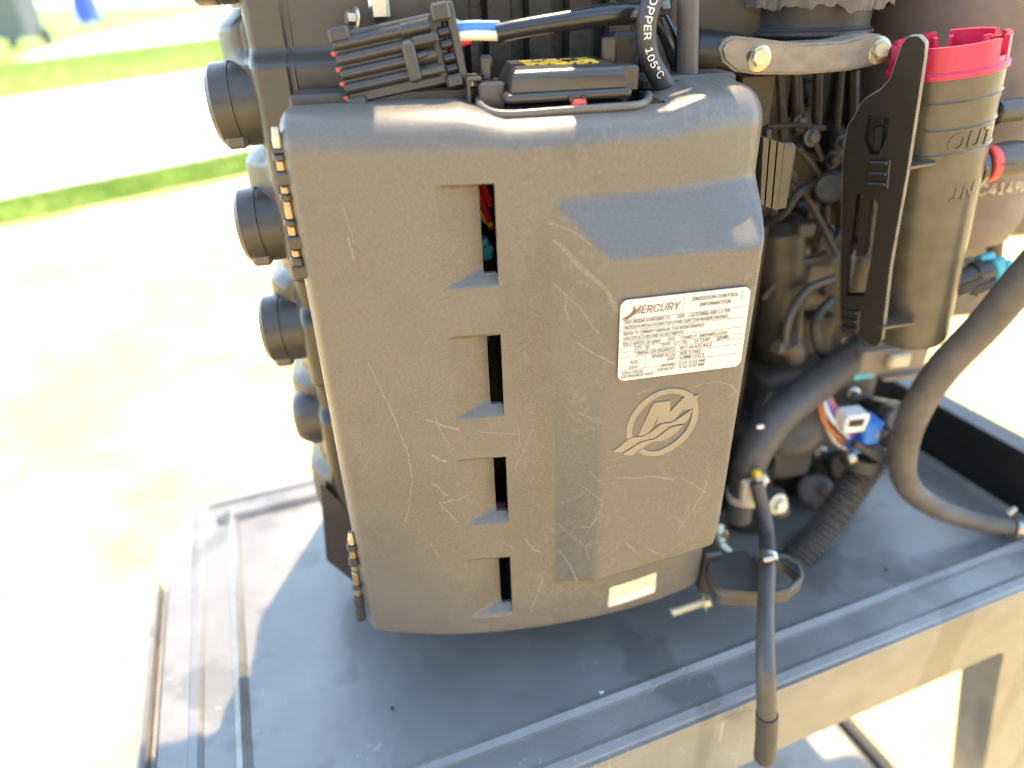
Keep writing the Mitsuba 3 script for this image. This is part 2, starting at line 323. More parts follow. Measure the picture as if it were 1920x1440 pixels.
# far bins (blurred at the top left)
g = pig(170, 52); d0 = g / np.linalg.norm(g[:2])
k = thing('recycling_bin', 'blue wheeled bin standing on the far lawn', 'bin')
def wheelie(base, s):
    body = hull([[x * a, y * a, z] for x in (-1, 1) for y in (-1, 1) for z, a in ((0.15 * s, .28 * s), (1.7 * s, .36 * s))]); body.apply_translation(base)
    lid = cbox(np.array([-.4 * s, -.42 * s, 1.7 * s]), np.array([.4 * s, .4 * s, 1.82 * s]), .03); lid.apply_translation(base)
    wh = [xf(cyl([x * .3 * s - .05, .25 * s, .15 * s], [x * .3 * s + .05, .25 * s, .15 * s], .16 * s), frame(base, [0, 0, 1])) for x in (-1, 1)]
    return body, lid, wh
gb_ = pig(172, 52); body, lid, wh = wheelie([gb_[0], gb_[1], 0], 2.2)
part(k, 'body', body, 'm_bin_blue', M=MW); part(k, 'lid', lid, 'm_bin_blue', M=MW); pieces(k, 'wheel', wh, 'm_black', M=MW)
k = thing('refuse_bin', 'grey green container at the far left edge of the lawn', 'bin')
gb_ = pig(45, 92); body, lid, wh = wheelie([gb_[0], gb_[1], 0], 2.4)
part(k, 'body', body, 'm_bin_grey', M=MW); part(k, 'lid', lid, 'm_bin_grey', M=MW); pieces(k, 'wheel', wh, 'm_black', M=MW)

# the house whose sunlit front wall faces the drive, behind the photographer
hs = thing('house', 'low house with cream stucco front and white garage door facing the driveway', 'house')
part(hs, 'wall', cat(cbox([-8, -10.4, 0], [9, -5, 3.0], .01)), 'm_stucco', M=MW)
part(hs, 'roof', hull([[x, y, z] for x in (-8.6, 9.6) for y, z in ((-11, 2.95), (-4.4, 2.95), (-11, 3.1), (-4.4, 3.1), (-7.7, 4.9))]), 'm_block', M=MW)
gd = part(hs, 'garage_door', cbox([-2.6, -5.0, 0.02], [2.4, -4.97, 2.2], .005), 'm_white', M=MW)
for i in range(4): part(hs, 'door_panel', cbox([-2.5, -4.975, .08 + i * .54], [2.3, -4.95, .56 + i * .54], .02), 'm_white', M=MW)

# ================================================================ CART
cart = thing('utility_cart', 'dark grey plastic utility cart with a deep ribbed rim carrying the engine', 'cart')
LX0, LX1, WY0, WY1 = -0.172, 0.935, 0.345, 0.915
outer = sbox(LX0, WY0, LX1, WY1).buffer(-0.03).buffer(0.03)
def cart_slab(poly, z0, z1): return extr(poly, np.array([[1, 0, 0, 0], [0, 1, 0, 0], [0, 0, 1, z0], [0, 0, 0, 1.0]]), z1 - z0)
part(cart, 'tray', cart_slab(outer, -0.03, 0.0), 'm_cart', M=MC)
def sweep_rim(prof, poly, closed=True):
    # sweep a profile (offset inwards, height) round the outline
    rings = []
    n = 240
    L = poly.exterior
    s = np.linspace(0, L.length, n, endpoint=False)
    P = np.array([L.interpolate(x).coords[0] for x in s]); t = np.roll(P, -1, 0) - np.roll(P, 1, 0); t /= np.linalg.norm(t, axis=1, keepdims=True)
    inw = np.column_stack([-t[:, 1], t[:, 0]])
    if not poly.contains(Point(*(P[5] + inw[5] * 0.003))): inw = -inw
    V = np.stack([np.column_stack([P + inw * o, np.full(n, z)]) for o, z in prof], 1); m = len(prof)
    i, j = np.meshgrid(np.arange(n), np.arange(m - 1), indexing='ij'); i2 = (i + 1) % n
    q = np.stack([i * m + j, i2 * m + j, i2 * m + j + 1, i * m + j + 1], -1).reshape(-1, 4)
    return trimesh.Trimesh(V.reshape(-1, 3), np.vstack([q[:, [0, 1, 2]], q[:, [0, 2, 3]]]), process=False)
part(cart, 'rim', sweep_rim([(0.066, -0.002), (0.062, 0.004), (0.056, 0.008), (0.050, 0.004), (0.046, -0.010), (0.030, -0.010), (0.024, -0.002), (0.014, 0.0035), (0.006, 0.002), (0.0015, -0.003), (-0.001, -0.012),
     (-0.001, -0.046), (0.002, -0.050), (0.003, -0.053), (0.012, -0.052)], outer), 'm_cart', M=MC)
# left handle rail outside the tray
rail = sbox(-0.214, 0.10, -0.165, 0.775)
part(cart, 'handle_rail', cat(cbox([-0.214, 0.10, -0.05], [-0.206, 0.775, 0.006], .003), cbox([-0.206, 0.10, -0.05], [-0.198, 0.765, -0.012], .002), cbox([-0.198, 0.10, -0.05], [-0.168, 0.765, -0.001], .003)), 'm_cart', M=MC)
# right end wall
part(cart, 'end_wall', cbox([0.887, 0.36, 0.0], [0.93, 0.90, 0.085], .004), 'm_black', M=MC)
# splayed corner legs; the front ones merge into the apron with a rounded arch
def legpoly(side):
    if side > 0: return Polygon([(.775, -.05), (.80, -.164), (.95, -.65), (.958, -.80), (1.06, -.80), (1.02, -.5), (LX1 - .002, -.05)])
    return Polygon([(LX0 + .002, -.05), (LX0 - .06, -.5), (LX0 - .09, -.80), (LX0 - .01, -.80), (LX0 + .09, -.164), (LX0 + .12, -.05)])
Mfr = np.eye(4); Mfr[:3, 0], Mfr[:3, 1], Mfr[:3, 2], Mfr[:3, 3] = [1, 0, 0], [0, 0, 1], [0, -1, 0], [0, WY0 + .014, 0]
front = unary_union([sbox(LX0 + .03, -.118, LX1 - .03, -.05), legpoly(1), legpoly(-1)]).buffer(.022).buffer(-.022)
part(cart, 'apron', extr(front.intersection(sbox(-1, -.15, 2, -.05)), Mfr, .012), 'm_cart', M=MC)
for side in (1, -1):
    lp_ = front.intersection(legpoly(side).buffer(.03)).intersection(sbox(-1, -.9, 2, -.15))
    Mb = Mfr.copy(); Mb[:3, 3] = [0, WY1 - .002, 0]
    for M_, w0, w1 in ((Mfr, WY0 + .014, WY0 + .055), (Mb, WY1 - .055, WY1 - .014)):
        Ms = Mfr.copy(); Ms[:3, 3] = [0, w1, 0]
        rim_ = legpoly(side).difference(legpoly(side).buffer(-.008)).intersection(sbox(-1, -.9, 2, -.12))
        bars = [LineString([(np.interp(-z, [.15, .8], [.80 + o, .96 + o]) if side > 0 else np.interp(-z, [.15, .8], [LX0 + .02 + o, LX0 - .07 + o]), z) for z in (-.15, -.8)]).buffer(.002) for o in (.03, .06)]
        part(cart, 'leg', cat(extr(lp_, M_, .012), extr(unary_union([rim_] + bars).intersection(legpoly(side)), Ms, w1 - w0)), 'm_cart', M=MC)
part(cart, 'rear_apron', cbox([LX0 + .03, WY1 - .014, -.118], [LX1 - .03, WY1 - .003, -.031], .002), 'm_cart', M=MC)
part(cart, 'lower_shelf', cart_slab(sbox(LX0 - .02, WY0 + .03, 0.85, WY1 - .03).buffer(-.02).buffer(.02), -0.62, -0.60), 'm_cart', M=MC)
part(cart, 'shelf_lip', cbox([0.845, WY0 + .02, -0.63], [0.872, WY1 - .02, -0.585], .004), 'm_black', M=MC)
part(cart, 'shelf_lip', cbox([LX0 - .02, WY0 + .016, -0.63], [0.845, WY0 + .03, -0.585], .004), 'm_cart', M=MC)

# ================================================================ COVER
cover = thing('electrical_cover', 'large hinged dark grey plastic cover with four vent slots on the engine front', 'engine cover')
U0_, U1_, W0_, W1_, VB = -0.159, 0.206, 0.066, 0.5715, 0.10
SLOTS = [(0.448, 0.5235), (0.333, 0.4075), (0.218, 0.2915), (0.1005, 0.176)]
SU0, SU1, SU2, SD = -0.054, -0.022, -0.0125, 0.0125
def softramp(x, e=0.012): return 0.5 * (np.sqrt(x * x + e) - np.sqrt((x - 1) ** 2 + e) + 1)
def smin(a, b, k=0.25):
    h = np.clip(0.5 + 0.5 * (b - a) / k, 0, 1); return b * (1 - h) + a * h - k * h * (1 - h)
def cover_v(u, w):
    v0 = -0.034 * (1 - np.abs((u - 0.03) / 0.19) ** 2.3)
    wb = 0.156 + (u - 0.065) * 0.2
    r = smin(smin(softramp((u - 0.029) / 0.036, .002), softramp((0.508 - w) / 0.037, .004), .10), softramp((w - wb + 0.010) / 0.014, .02), .10)
    r = smin(r, softramp((np.interp(w, [.16, .2, .46], [.190, .197, .199]) - u) / 0.019, .02), .08)
    r = np.clip(r, 0, 1)
    v = v0 + (-0.066 - v0) * r
    # faint outer border step round the raised box
    for wb_, wt in SLOTS:
        ins = (u >= SU0) & (u <= SU2 - 2e-4) & (w >= wb_) & (w < wt - 3e-4)
        d_ = SD * np.clip((u - SU0) / (SU1 - SU0), 0, 1.3)
        v = v + np.where(ins, np.minimum(np.minimum(d_, (w - wb_) * 1.15), (wt - w) * 4), 0)
    return v
def lines(lo, hi, step, extra):
    x = np.linspace(lo, hi, int(round((hi - lo) / step)) + 1)
    ex = np.array(sorted(extra)); x = x[np.all(np.abs(x[:, None] - ex[None]) > step * 0.3, axis=1)] if len(ex) else x
    x = np.union1d(x, ex); x[0], x[-1] = lo, hi
    return x
ru0, ru1, rw0, rw1, rv = 0.011, 0.022, 0.013, 0.027, 0.026
ul = lines(U0_, U1_, 0.0026, [U0_, U1_, SU0, SU1, SU2, SU2 - .0003] + list(U0_ + ru0 * np.linspace(0, 1, 6)[1:]) + list(U1_ - ru1 * np.linspace(0, 1, 7)[1:]))
wl = lines(W0_, W1_, 0.0026, [W0_, W1_] + [x + e for s in SLOTS for x in s for e in ((0, .0025, .005, .0075, .0095) if x == s[0] else (0, -0.0009, -.0032))] + list(W0_ + rw0 * np.linspace(0, 1, 6)[1:]) + list(W1_ - rw1 * np.linspace(0, 1, 7)[1:]))
vl = np.concatenate([rv * np.linspace(0, 1, 7), np.linspace(rv, VB, 9)[1:]])
def gridmesh(A, keep=None):
    a, b = A.shape[:2]; i, j = np.meshgrid(np.arange(a - 1), np.arange(b - 1), indexing='ij')
    q = np.stack([i * b + j, (i + 1) * b + j, (i + 1) * b + j + 1, i * b + j + 1], -1)
    q = q[keep] if keep is not None else q.reshape(-1, 4)
    return A.reshape(-1, 3), np.vstack([q[:, [0, 1, 2]], q[:, [0, 2, 3]]])
UU, WW = np.meshgrid(ul, wl, indexing='ij')
um, wm = (ul[:-1] + ul[1:]) / 2, (wl[:-1] + wl[1:]) / 2
keep = np.ones((len(um), len(wm), ), bool)
for wb_, wt in SLOTS: keep &= ~(((um > SU1) & (um < SU2))[:, None] & ((wm > wb_ + .0075) & (wm < wt - .0008))[None])
faces = [gridmesh(np.stack([UU, UU * 0, WW], -1), keep)]
for uu in (U0_, U1_):
    Vv, Ww = np.meshgrid(vl, wl, indexing='ij'); faces.append(gridmesh(np.stack([Vv * 0 + uu, Vv, Ww], -1)))
for ww in (W0_, W1_):
    Uu, Vv = np.meshgrid(ul, vl, indexing='ij'); A = np.stack([Uu, Vv, Uu * 0 + ww], -1); kp = None
    if ww == W1_:
        vm = (vl[:-1] + vl[1:]) / 2
        kp = ~(((um > -0.004) & (um < 0.122))[:, None] & (vm > 0.0195)[None])
        kp &= ~((vm > 0.075)[None] & (um > -1)[:, None])
    faces.append(gridmesh(A, kp))
V, F, o = [], [], 0
for v, f in faces: V.append(v); F.append(f + o); o += len(v)
V, F = np.vstack(V), np.vstack(F)
shell = trimesh.Trimesh(V, F, process=False); shell.merge_vertices(digits_vertex=6)
V = shell.vertices.copy()
lo = np.array([U0_ + ru0, rv, W0_ + rw0]); hi = np.array([U1_ - ru1, 1.0, W1_ - rw1])
Q = np.clip(V, lo, hi); E = V - Q
R_ = np.stack([np.where(E[:, 0] < 0, ru0, ru1), np.full(len(V), rv), np.where(E[:, 2] < 0, rw0, rw1)], 1)
nE = E / R_; ln = np.linalg.norm(nE, axis=1, keepdims=True)
V = np.where(ln > 1e-9, Q + nE / np.maximum(ln, 1e-9) * R_, V)
g = np.clip((VB - V[:, 1]) / VB, 0, 1)
V[:, 1] += cover_v(V[:, 0], V[:, 2]) * g
V[:, 2] += np.where(V[:, 2] > W1_ - rw1, 1, 0) * (0.004 * np.clip((V[:, 0] - .12) / .06, 0, 1) * np.clip(V[:, 1] / .05, 0, 1))
V[:, 2] -= 0.007 * np.clip((V[:, 2] - (W1_ - .035)) / .035, 0, 1) * np.clip((V[:, 0] + .03) / .03, 0, 1) * np.clip((.150 - V[:, 0]) / .03, 0, 1)
shell = trimesh.Trimesh(V, shell.faces, process=False)
# give the openings a wall thickness
e = np.sort(shell.edges_sorted.reshape(-1, 2), axis=1); uq, cnt = np.unique(e, axis=0, return_counts=True); be = uq[cnt == 1]
be = be[(V[be[:, 0], 1] < 0.06)]
bv = np.unique(be); mp = {x: i for i, x in enumerate(bv)}; n0 = len(V)
V2 = np.vstack([V, V[bv] + np.array([0, 0.0035, 0])])
ef = [[a, b, n0 + mp[b]] for a, b in be] + [[a, n0 + mp[b], n0 + mp[a]] for a, b in be]
part(cover, 'shell', trimesh.Trimesh(V2, np.vstack([shell.faces, ef]), process=False), 'm_cover', 32)
# dark inside behind the slots
part(cover, 'inner_liner', cbox([-0.148, 0.062, 0.08], [0.19, 0.098, 0.545], .002), 'm_black')
for i, (pts, m_) in enumerate([([(-.03, .03, .53), (-.016, .026, .515), (-.006, .03, .49)], 'm_wire_red'), ([(-.03, .026, .522), (-.018, .022, .505), (-.009, .027, .478)], 'm_wire_red'),
                ([(-.03, .034, .514), (-.014, .03, .497), (-.006, .034, .47)], 'm_wire_red'), ([(-.03, .028, .503), (-.018, .026, .487), (-.007, .03, .474)], 'm_yellow')]):
    part(cover, 'inner_wire', tube(np.array(pts) + [0, .006, 0], 0.0026, 10), m_)
part(cover, 'inner_plug', cat(cbox([-.022, .02, .449], [-.008, .035, .462], .002), cbox([-.018, .018, .462], [-.012, .03, .468], .001)), 'm_teal')
part(cover, 'inner_cable', tube([(-.03, .04, .36), (-.018, .03, .38), (-.01, .034, .41)], 0.006, 14), 'm_dusty')
part(cover, 'inner_tag', cbox([-.028, .03, .15], [-.006, .034, .19], .001), 'm_wire_purple')
# emission sticker
LA = pix(1163, 563, -.066)[[0, 2]]; LB = pix(1408, 536, -.066)[[0, 2]]; lx = (LB - LA) / np.linalg.norm(LB - LA); ly = np.array([-lx[1], lx[0]])
LWID = float(np.linalg.norm(LB - LA)); LHGT = LWID * 0.667
def lmat(x, y, v, sc=True): # label coordinates (from its upper left, y up) -> engine frame
    M = np.eye(4); p = LA + (lx * x + ly * y) * (LS if sc else 1.0)
    k = LS if sc else 1.0
    M[:3, 0], M[:3, 1], M[:3, 2], M[:3, 3] = [lx[0] * k, 0, lx[1] * k], [ly[0] * k, 0, ly[1] * k], [0, -1, 0], [p[0], v, p[1]]
    return M
VL = -0.0668
LS = LWID / 0.1035
part(cover, 'emission_sticker', extr(sbox(0, -LHGT, LWID, 0).buffer(-.006).buffer(.006), lmat(0, 0, VL + .0004, False), 0.0005), 'm_label', label='white emission control sticker printed in black')
K = 0.1035 / 250.0     # one photograph pixel along the sticker
txt = []
def ltext(s, x, y, h, wd=None, italic=False, bold=None, rot=0):
    big = h > .004 or bold
    m = meshkit.text_mesh(s, h, 0.00012, bold=True)
    ext_ = m.bounds[1][0] - m.bounds[0][0]
    S = np.eye(4)
    if wd: S[0, 0] = wd / ext_
    if italic: S[0, 1] = 0.22
    m.apply_transform(S)
    m = cat(m, xf(m, np.array([[1, 0, 0, .00016 if bold else .00010], [0, 1, 0, 0], [0, 0, 1, 0.00002], [0, 0, 0, 1.]])))
    if rot: m.apply_transform(trimesh.transformations.rotation_matrix(rot, [0, 0, 1]))
    txt.append(xf(m, lmat(x, y, VL - .00012)))
mm = 0.001
logo = []
def lrow(y): return -y * mm
_save = txt; txt = logo
ltext('MERCURY', 8.2 * mm, lrow(12.2), 6.2 * mm, 37.5 * mm, True, True)
for off in (0, 1.4):
    P_ = [(1.5 + off * 1.6, -15.2 - off * .35), (6 + off, -13.0 - off * .2), (9.5 + off, -10.2), (12.8 + off, -8.2), (11 + off, -10.9), (7.5 + off, -13.9 - off * .1), (4.0 + off, -15.5 - off * .3)]
    txt.append(extr(Polygon([(a * mm, b * mm) for a, b in P_]).buffer(.0002), lmat(0, 0, VL), 0.00012))
part(cover, 'sticker_logo', cat(*logo), 'm_logoink', False)
txt = _save
ltext('EMISSION CONTROL', 56.5 * mm, lrow(6.6), 2.9 * mm, 37 * mm, bold=True); ltext('INFORMATION', 62.5 * mm, lrow(11.8), 2.9 * mm, 25.5 * mm, bold=True)
H = 2.9 * mm
for s, x, y, wd in [('THIS ENGINE CONFORMS TO', 3, 19.7, 36.5), ('2005', 45, 19.7, 6.2), ('CALIFORNIA AND U.S. EPA', 55, 19.7, 33.5), ('EMISSION REGULATIONS FOR SPARK IGNITION MARINE ENGINES', 3, 24.1, 84),
    ('REFER TO OWNER\'S MANUAL FOR MAINTENANCE', 3, 29.3, 65), ('SPECIFICATIONS AND ADJUSTMENTS', 3, 33.5, 48.5), ('IDLE SPEED (in gear)', 3, 38.3, 31), ('550', 39, 38.3, 5.6), ('FAMILY:  5M9XM02.62G0', 51, 38.3, 37),
    ('225   hp', 12.5, 42.4, 12), ('2598   cc', 34, 42.4, 13.5), ('FEL:    16.1100       g/kWh', 51, 42.4, 38.5), ('TIMING (IN DEGREES):', 13, 47.3, 33.5), ('NOT ADJUSTABLE', 50, 47.3, 26), ('SPARK PLUG:', 27, 52.0, 20),
    ('NGK ILFR6G', 50, 52.0, 17.5), ('GAP:', 39.5, 55.7, 7.2), ('0.8MM (.032")', 50, 55.7, 20.5), ('AUG', 9.5, 54.6, 6.5), ('2004', 8.5, 58.7, 7), ('INTAKE:', 35.5, 60.6, 11.5), ('0.15-0.23 MM', 50, 60.6, 21.5),
    ('EXHAUST:', 32.5, 64.0, 14.5), ('0.35-0.43 MM', 50, 64.0, 21.5), ('COLD VALVE', 3, 63.2, 17.5), ('CLEARANCE (mm)', 3, 66.5, 26)]:
    ltext(s, x * mm, lrow(y), H * (0.86 if y > 58 else 1), wd * mm)
ltext('37-892-02', 97.5 * mm, lrow(10.5), 1.3 * mm, 7.5 * mm, rot=1.5708)
def lline(x0, y0, x1, y1, t=0.00032):
    txt.append(xf(trimesh.creation.box(bounds=[[min(x0, x1) * mm - t / 2, -max(y0, y1) * mm - t / 2, 0], [max(x0, x1) * mm + t / 2, -min(y0, y1) * mm + t / 2, .00012]]), lmat(0, 0, VL - .00012)))
for y, xa, xb in [(16.2, 0, 100.5), (25.2, 0, 100.5), (34.4, 0, 50), (33.6, 50, 101), (39.5, 0, 101), (43.6, 0, 101), (48.4, 0, 101), (59.6, 0, 49), (56.7, 49, 101)]: lline(xa, y, xb, y)
lline(50, 1, 50, 16.2); lline(49.5, 34.4, 49.5, 43.6); lline(28, 39.5, 28, 43.6); lline(22, 48.4, 22, 59.6)
part(cover, 'sticker_print', cat(*txt), 'm_ink', False)
# emblem
def em(pts): return Polygon([pix(1100 + x / 5.647, 690 + y / 5.647, -0.066)[[0, 2]] for x, y in pts]).buffer(0)
def chaik(pts, n=2):
    P = np.array(pts, float)
    for _ in range(n): P = np.stack([P * .75 + np.roll(P, -1, 0) * .25, P * .25 + np.roll(P, -1, 0) * .75], 1).reshape(-1, 2)
    return P
ring_o = em(chaik([(930, 218), (1060, 240), (1150, 300), (1190, 400), (1185, 530), (1130, 660), (1030, 790), (900, 880), (780, 932), (670, 942), (580, 915), (500, 860), (430, 780), (418, 650), (465, 520), (555, 390), (680, 290), (800, 235)]))
ring_i = em(chaik([(900, 268), (1010, 290), (1085, 340), (1125, 420), (1118, 540), (1065, 660), (965, 765), (850, 845), (750, 888), (660, 888), (580, 850), (500, 770), (475, 690), (505, 565), (585, 445), (690, 350), (800, 290)]))
mshape = em([(550, 722), (690, 420), (725, 372), (890, 350), (885, 470), (1015, 330), (1060, 305), (1140, 305), (1197, 283), (1165, 345), (1110, 440), (1020, 445), (950, 535), (900, 575), (830, 575), (760, 592), (733, 605), (772, 490), (740, 560), (700, 640), (650, 695), (590, 725)])
wave1 = em([(275, 885), (340, 850), (430, 770), (490, 738), (600, 732), (700, 672), (800, 592), (900, 583), (975, 540), (1125, 440), (1085, 540), (1040, 590), (950, 600), (880, 622), (790, 692), (720, 747), (640, 762), (550, 790), (460, 850), (370, 900)])
wave2 = em([(385, 908), (470, 862), (560, 800), (640, 772), (725, 758), (800, 704), (890, 634), (1040, 600), (960, 680), (880, 740), (810, 775), (720, 780), (650, 812), (590, 852), (540, 887), (500, 925), (430, 932)])
emb = unary_union([ring_o.difference(ring_i).difference(wave1.buffer(.0006)).difference(wave2.buffer(.0006)), mshape.difference(wave1.buffer(.0004)), wave1.difference(wave2.buffer(.0004)), wave2])
part(cover, 'emblem', extr(emb, fv(-0.0655), float(-cover_v(np.array([.13]), np.array([.3]))[0]) - .0655 + .0002), 'm_emblem', False, label='raised winged M emblem in a ring')
# small cream sticker low on the cover
sp = ppoly([(1145, 1106), (1238, 1086), (1235, 1124), (1141, 1143)], -0.0355)
def conform(poly, off):
    b = poly.bounds; cells = [poly.intersection(sbox(x, b[1], x + .004, b[3])) for x in np.arange(b[0], b[2], .004)]
    m = cat(*[extr(c, fv(0), .0006) for c in cells if c.area > 1e-8]); V = m.vertices.copy()
    V[:, 1] += cover_v(V[:, 0], V[:, 2]) - off; return trimesh.Trimesh(V, m.faces, process=False)
part(cover, 'small_sticker', conform(sp.buffer(-.002).buffer(.002), .0002), 'm_paper', label='small faded cream sticker low on the cover')
part(cover, 'sticker_stripe', conform(ppoly([(1148, 1128), (1232, 1110), (1231, 1120), (1147, 1138)], -0.0355), .0006), 'm_white')
# hinge pieces
def hinge(pts, name):
    for i, (y0, y1, kind) in enumerate(pts):
        x0 = np.interp(y0, HX[0], HX[1]); x1 = np.interp(y1, HX[0], HX[1])
        a, b = pix(x0, y0, 0.006), pix(x1, y1, 0.006)
        if kind == 'p': part(cover, 'hinge_pin', cyl(a, b, 0.0034, ch=.0008), 'm_pin')
        elif kind == 't': part(cover, 'hinge_pin', lathe([(0, 0), (.0036, 0), (.0036, .006), (.0022, .0135), (0, .0138)], b, a - b, 20), 'm_steel')
        elif kind == 'k': part(cover, 'hinge_knuckle', cyl(a, b, 0.0052, ch=.0008), 'm_connector')
        else: part(cover, 'hinge_knuckle', cbox(np.minimum(a, b) - [.005, .005, 0], np.maximum(a, b) + [.008, .006, 0], .0012), 'm_connector')
HX = ([240, 520, 980, 1160], [516, 564, 655, 677])
hinge([(244, 276, 't'), (277, 287, 'b'), (288, 300, 'k'), (300, 320, 'p'), (320, 347, 'b'), (348, 363, 'p'), (363, 375, 'k'), (375, 410, 'p'), (411, 422, 'k'), (422, 441, 'p'), (441, 466, 'b'), (467, 481, 'p'), (481, 496, 'k'), (496, 520, 'b')], 'a')
part(cover, 'hinge_leaf', cat(*[cbox(pix(x0 - 7, y0, .012) - [.001, .002, 0], pix(x0 - 3, y1, .012) + [.001, .004, 0], .0005) for x0, y0, y1 in [(516, 258, 312), (528, 330, 372), (540, 378, 432), (552, 445, 510)]]), 'm_connector')
hinge([(985, 1018, 't'), (1020, 1030, 'k'), (1030, 1045, 'p'), (1045, 1058, 'k'), (1060, 1068, 'p'), (1072, 1095, 'p'), (1095, 1102, 'k'), (1102, 1115, 'p'), (1116, 1135, 'k'), (1136, 1160, 'k')], 'b')
# ribbed latch at the right edge
lp = []
LM = [(1424, 255), (1438, 258), (1452, 263), (1466, 268), (1489, 276)]
LB_ = [(1419, 378), (1428, 384), (1441, 388), (1453, 392), (1474, 388)]
for i in range(4):
    a, b, c, d = pix(*LM[i], 0.012), pix(*LM[i + 1], .012), pix(*LB_[i + 1], .012), pix(*LB_[i], .012)
    pts = []
    for P_ in (a, b, c, d):
        pts += [P_ + [0, .012, 0]]
    mid = lambda p, q, t: p * (1 - t) + q * t
    f_ = 0.005 if i < 3 else 0.002
    for P_ in (mid(a, b, .12), mid(a, b, .88), mid(d, c, .88), mid(d, c, .12)): pts += [P_ + [0, -f_, 0]]
    lp.append(hull(pts))
part(cover, 'latch', cat(*lp, cbox(pix(1412, 275, .02), pix(1480, 378, .02) + [0, .012, 0], .003)), 'm_plastic', label='ribbed latch tab at the right edge')
# lip round the module recess
lip = [pix(*q) for q in [(893, 178, .05), (898, 192, .02), (907, 203, .002), (928, 212, -.008), (965, 214, -.0105), (1060, 207, -.0105), (1150, 201, -.0105), (1195, 197, -.008), (1213, 190, .004), (1217, 180, .03), (1214, 174, .06)]]
part(cover, 'recess_lip', tube(lip, 0.0028, 14), 'm_cover')
pieces(cover, 'top_flange', [cbox([-.150, .045, .566], [-.004, .085, .578], .002), cbox([.122, .05, .566], [.20, .09, .577], .003)], 'm_plastic')

# ================================================================ ENGINE
E_ = thing('outboard_engine', 'dark outboard engine block with stacked round coil caps standing on the cart', 'engine')
part(E_, 'base_plate', cbox([-0.12, 0.12, 0.0], [0.30, 0.42, 0.05], .004), 'm_block')
part(E_, 'side_flange', hull([pix(x, y, v) for x, y in [(600, 905), (612, 1050), (690, 1112), (700, 1000)] for v in (.10, .14)]), 'm_plastic')
part(E_, 'cylinder_block', cat(cbox([-.165, .20, .05], [.34, .46, .66], .006), *[cbox([-.06 + i * .038, .185, .50], [-.034 + i * .038, .202, .66], .003) for i in range(7)]), 'm_block')
# stacked intake column at the left: one moulded skin with lobes, ledges and a double seam
ws = np.unique(np.concatenate([np.linspace(.045, .70, 300)]))
edges = [.70, .635, .528, .412, .300, .185, .07]
cols = [(-.205, .26), (-.205, .19), (-.2045, .172), (-.201, .160), (-.193, .142), (-.189, .134), (-.1868, .127), (-.1850, .117), (-.1825, .108), (-.1790, .103), (-.174, .1005), (-.1560, .100), (-.1550, .0985), (-.1535, .0985), (-.1525, .100), (-.1500, .101), (-.1490, .0985), (-.1475, .0985), (-.1465, .100), (-.12, .100), (-.02, .100)]
cols = np.array(cols); cols[:6, 0] -= np.array([.009, .009, .009, .008, .005, .002]); A = np.zeros((len(ws), len(cols), 3))
sm = lambda x: np.clip(x, 0, 1) ** 2 * (3 - 2 * np.clip(x, 0, 1))
proud = [(.593, .415), (.372, .305), (.262, .150), (.12, .02)]
for r_, w in enumerate(ws):
    n_ = max(k for k in range(len(edges) - 1) if w <= edges[k] + 1e-9); t_, b_ = edges[n_], edges[n_ + 1]; f = (t_ - w) / (t_ - b_)
    x = .016 * (1 - sm(f / .16)) + .015 * sm((f - .55) / .45)
    rec = .016 * (1 - max(sm((p0_ + .012 - w) / .012) * sm((w - p1_ + .004) / .006) for p0_, p1_ in proud))
    c = cols.copy(); lob = sm((-.150 - c[:, 0]) / .04)
    far = sm((c[:, 1] - .118) / .03)
    c[:, 0] += x * far; c[:, 1] += rec * (1 - far) * 1.0
    A[r_] = np.column_stack([c[:, 0], c[:, 1], np.full(len(c), w)])
part(E_, 'intake_column', trimesh.Trimesh(*gridmesh(A), process=False), 'm_plastic', True)
part(E_, 'intake_core', cbox([-.185, .145, .05], [-.02, .26, .70], .004), 'm_block')
for i, w in enumerate([0.672, 0.563, 0.458, 0.352, 0.247]):
    c = np.array([-.178, .155, w])
    prof = [(0, 0), (.031, 0), (.034, .004), (.0345, .024), (.0335, .0245), (.0335, .0262), (.0345, .0267), (.034, .042), (.030, .046), (0, .046)] if i != 4 else [(0, 0), (.031, 0), (.033, .004), (.033, .02), (.028, .03), (.024, .034), (0, .034)]
    k_ = part(E_, 'coil_cap', lathe(prof, c, [-1, 0, -.05], 36), 'm_plastic', 30)
    if 0 < i < 4: part(k_, 'seal', cbox(c + [-.040, -.026, -.034], c + [-.022, -.004, -.022], .003), 'm_cast')
# upper works above the picture: flywheel cover and arms that shade the front
part(E_, 'flywheel_cover', lathe([(0, 0), (.21, 0), (.225, .012), (.225, .07), (.20, .10), (.10, .118), (0, .118)], [.10, .46, .74], [0, 0, 1], 64), 'm_plastic')
part(E_, 'upper_bracket', cbox([-.215, .125, .862], [-.030, .42, .872], .003), 'm_plastic')
def ell(u, v, a, b, t=0):
    th = np.linspace(0, 2 * math.pi, 24, endpoint=False); x, y = a * np.cos(th), b * np.sin(th)
    return Polygon(np.column_stack([u + x * math.cos(t) - y * math.sin(t), v + x * math.sin(t) + y * math.cos(t)]))
plt_ = sbox(.106, .105, .44, .50).difference(unary_union([ell(.241, .146, .011, .018, .5), Polygon([(.163, .138), (.212, .144), (.190, .158)]), Polygon([(.238, .118), (.265, .116), (.260, .132)]), ell(.195, .166, .009, .006)]))
part(E_, 'support_plate', extr(plt_, np.array([[1, 0, 0, 0], [0, 1, 0, 0], [0, 0, 1, .85], [0, 0, 0, 1.]]), .006), 'm_plastic')
part(E_, 'intake_plenum', rbox([.22, .27, .67], [.98, .52, .86], .03), 'm_plastic')
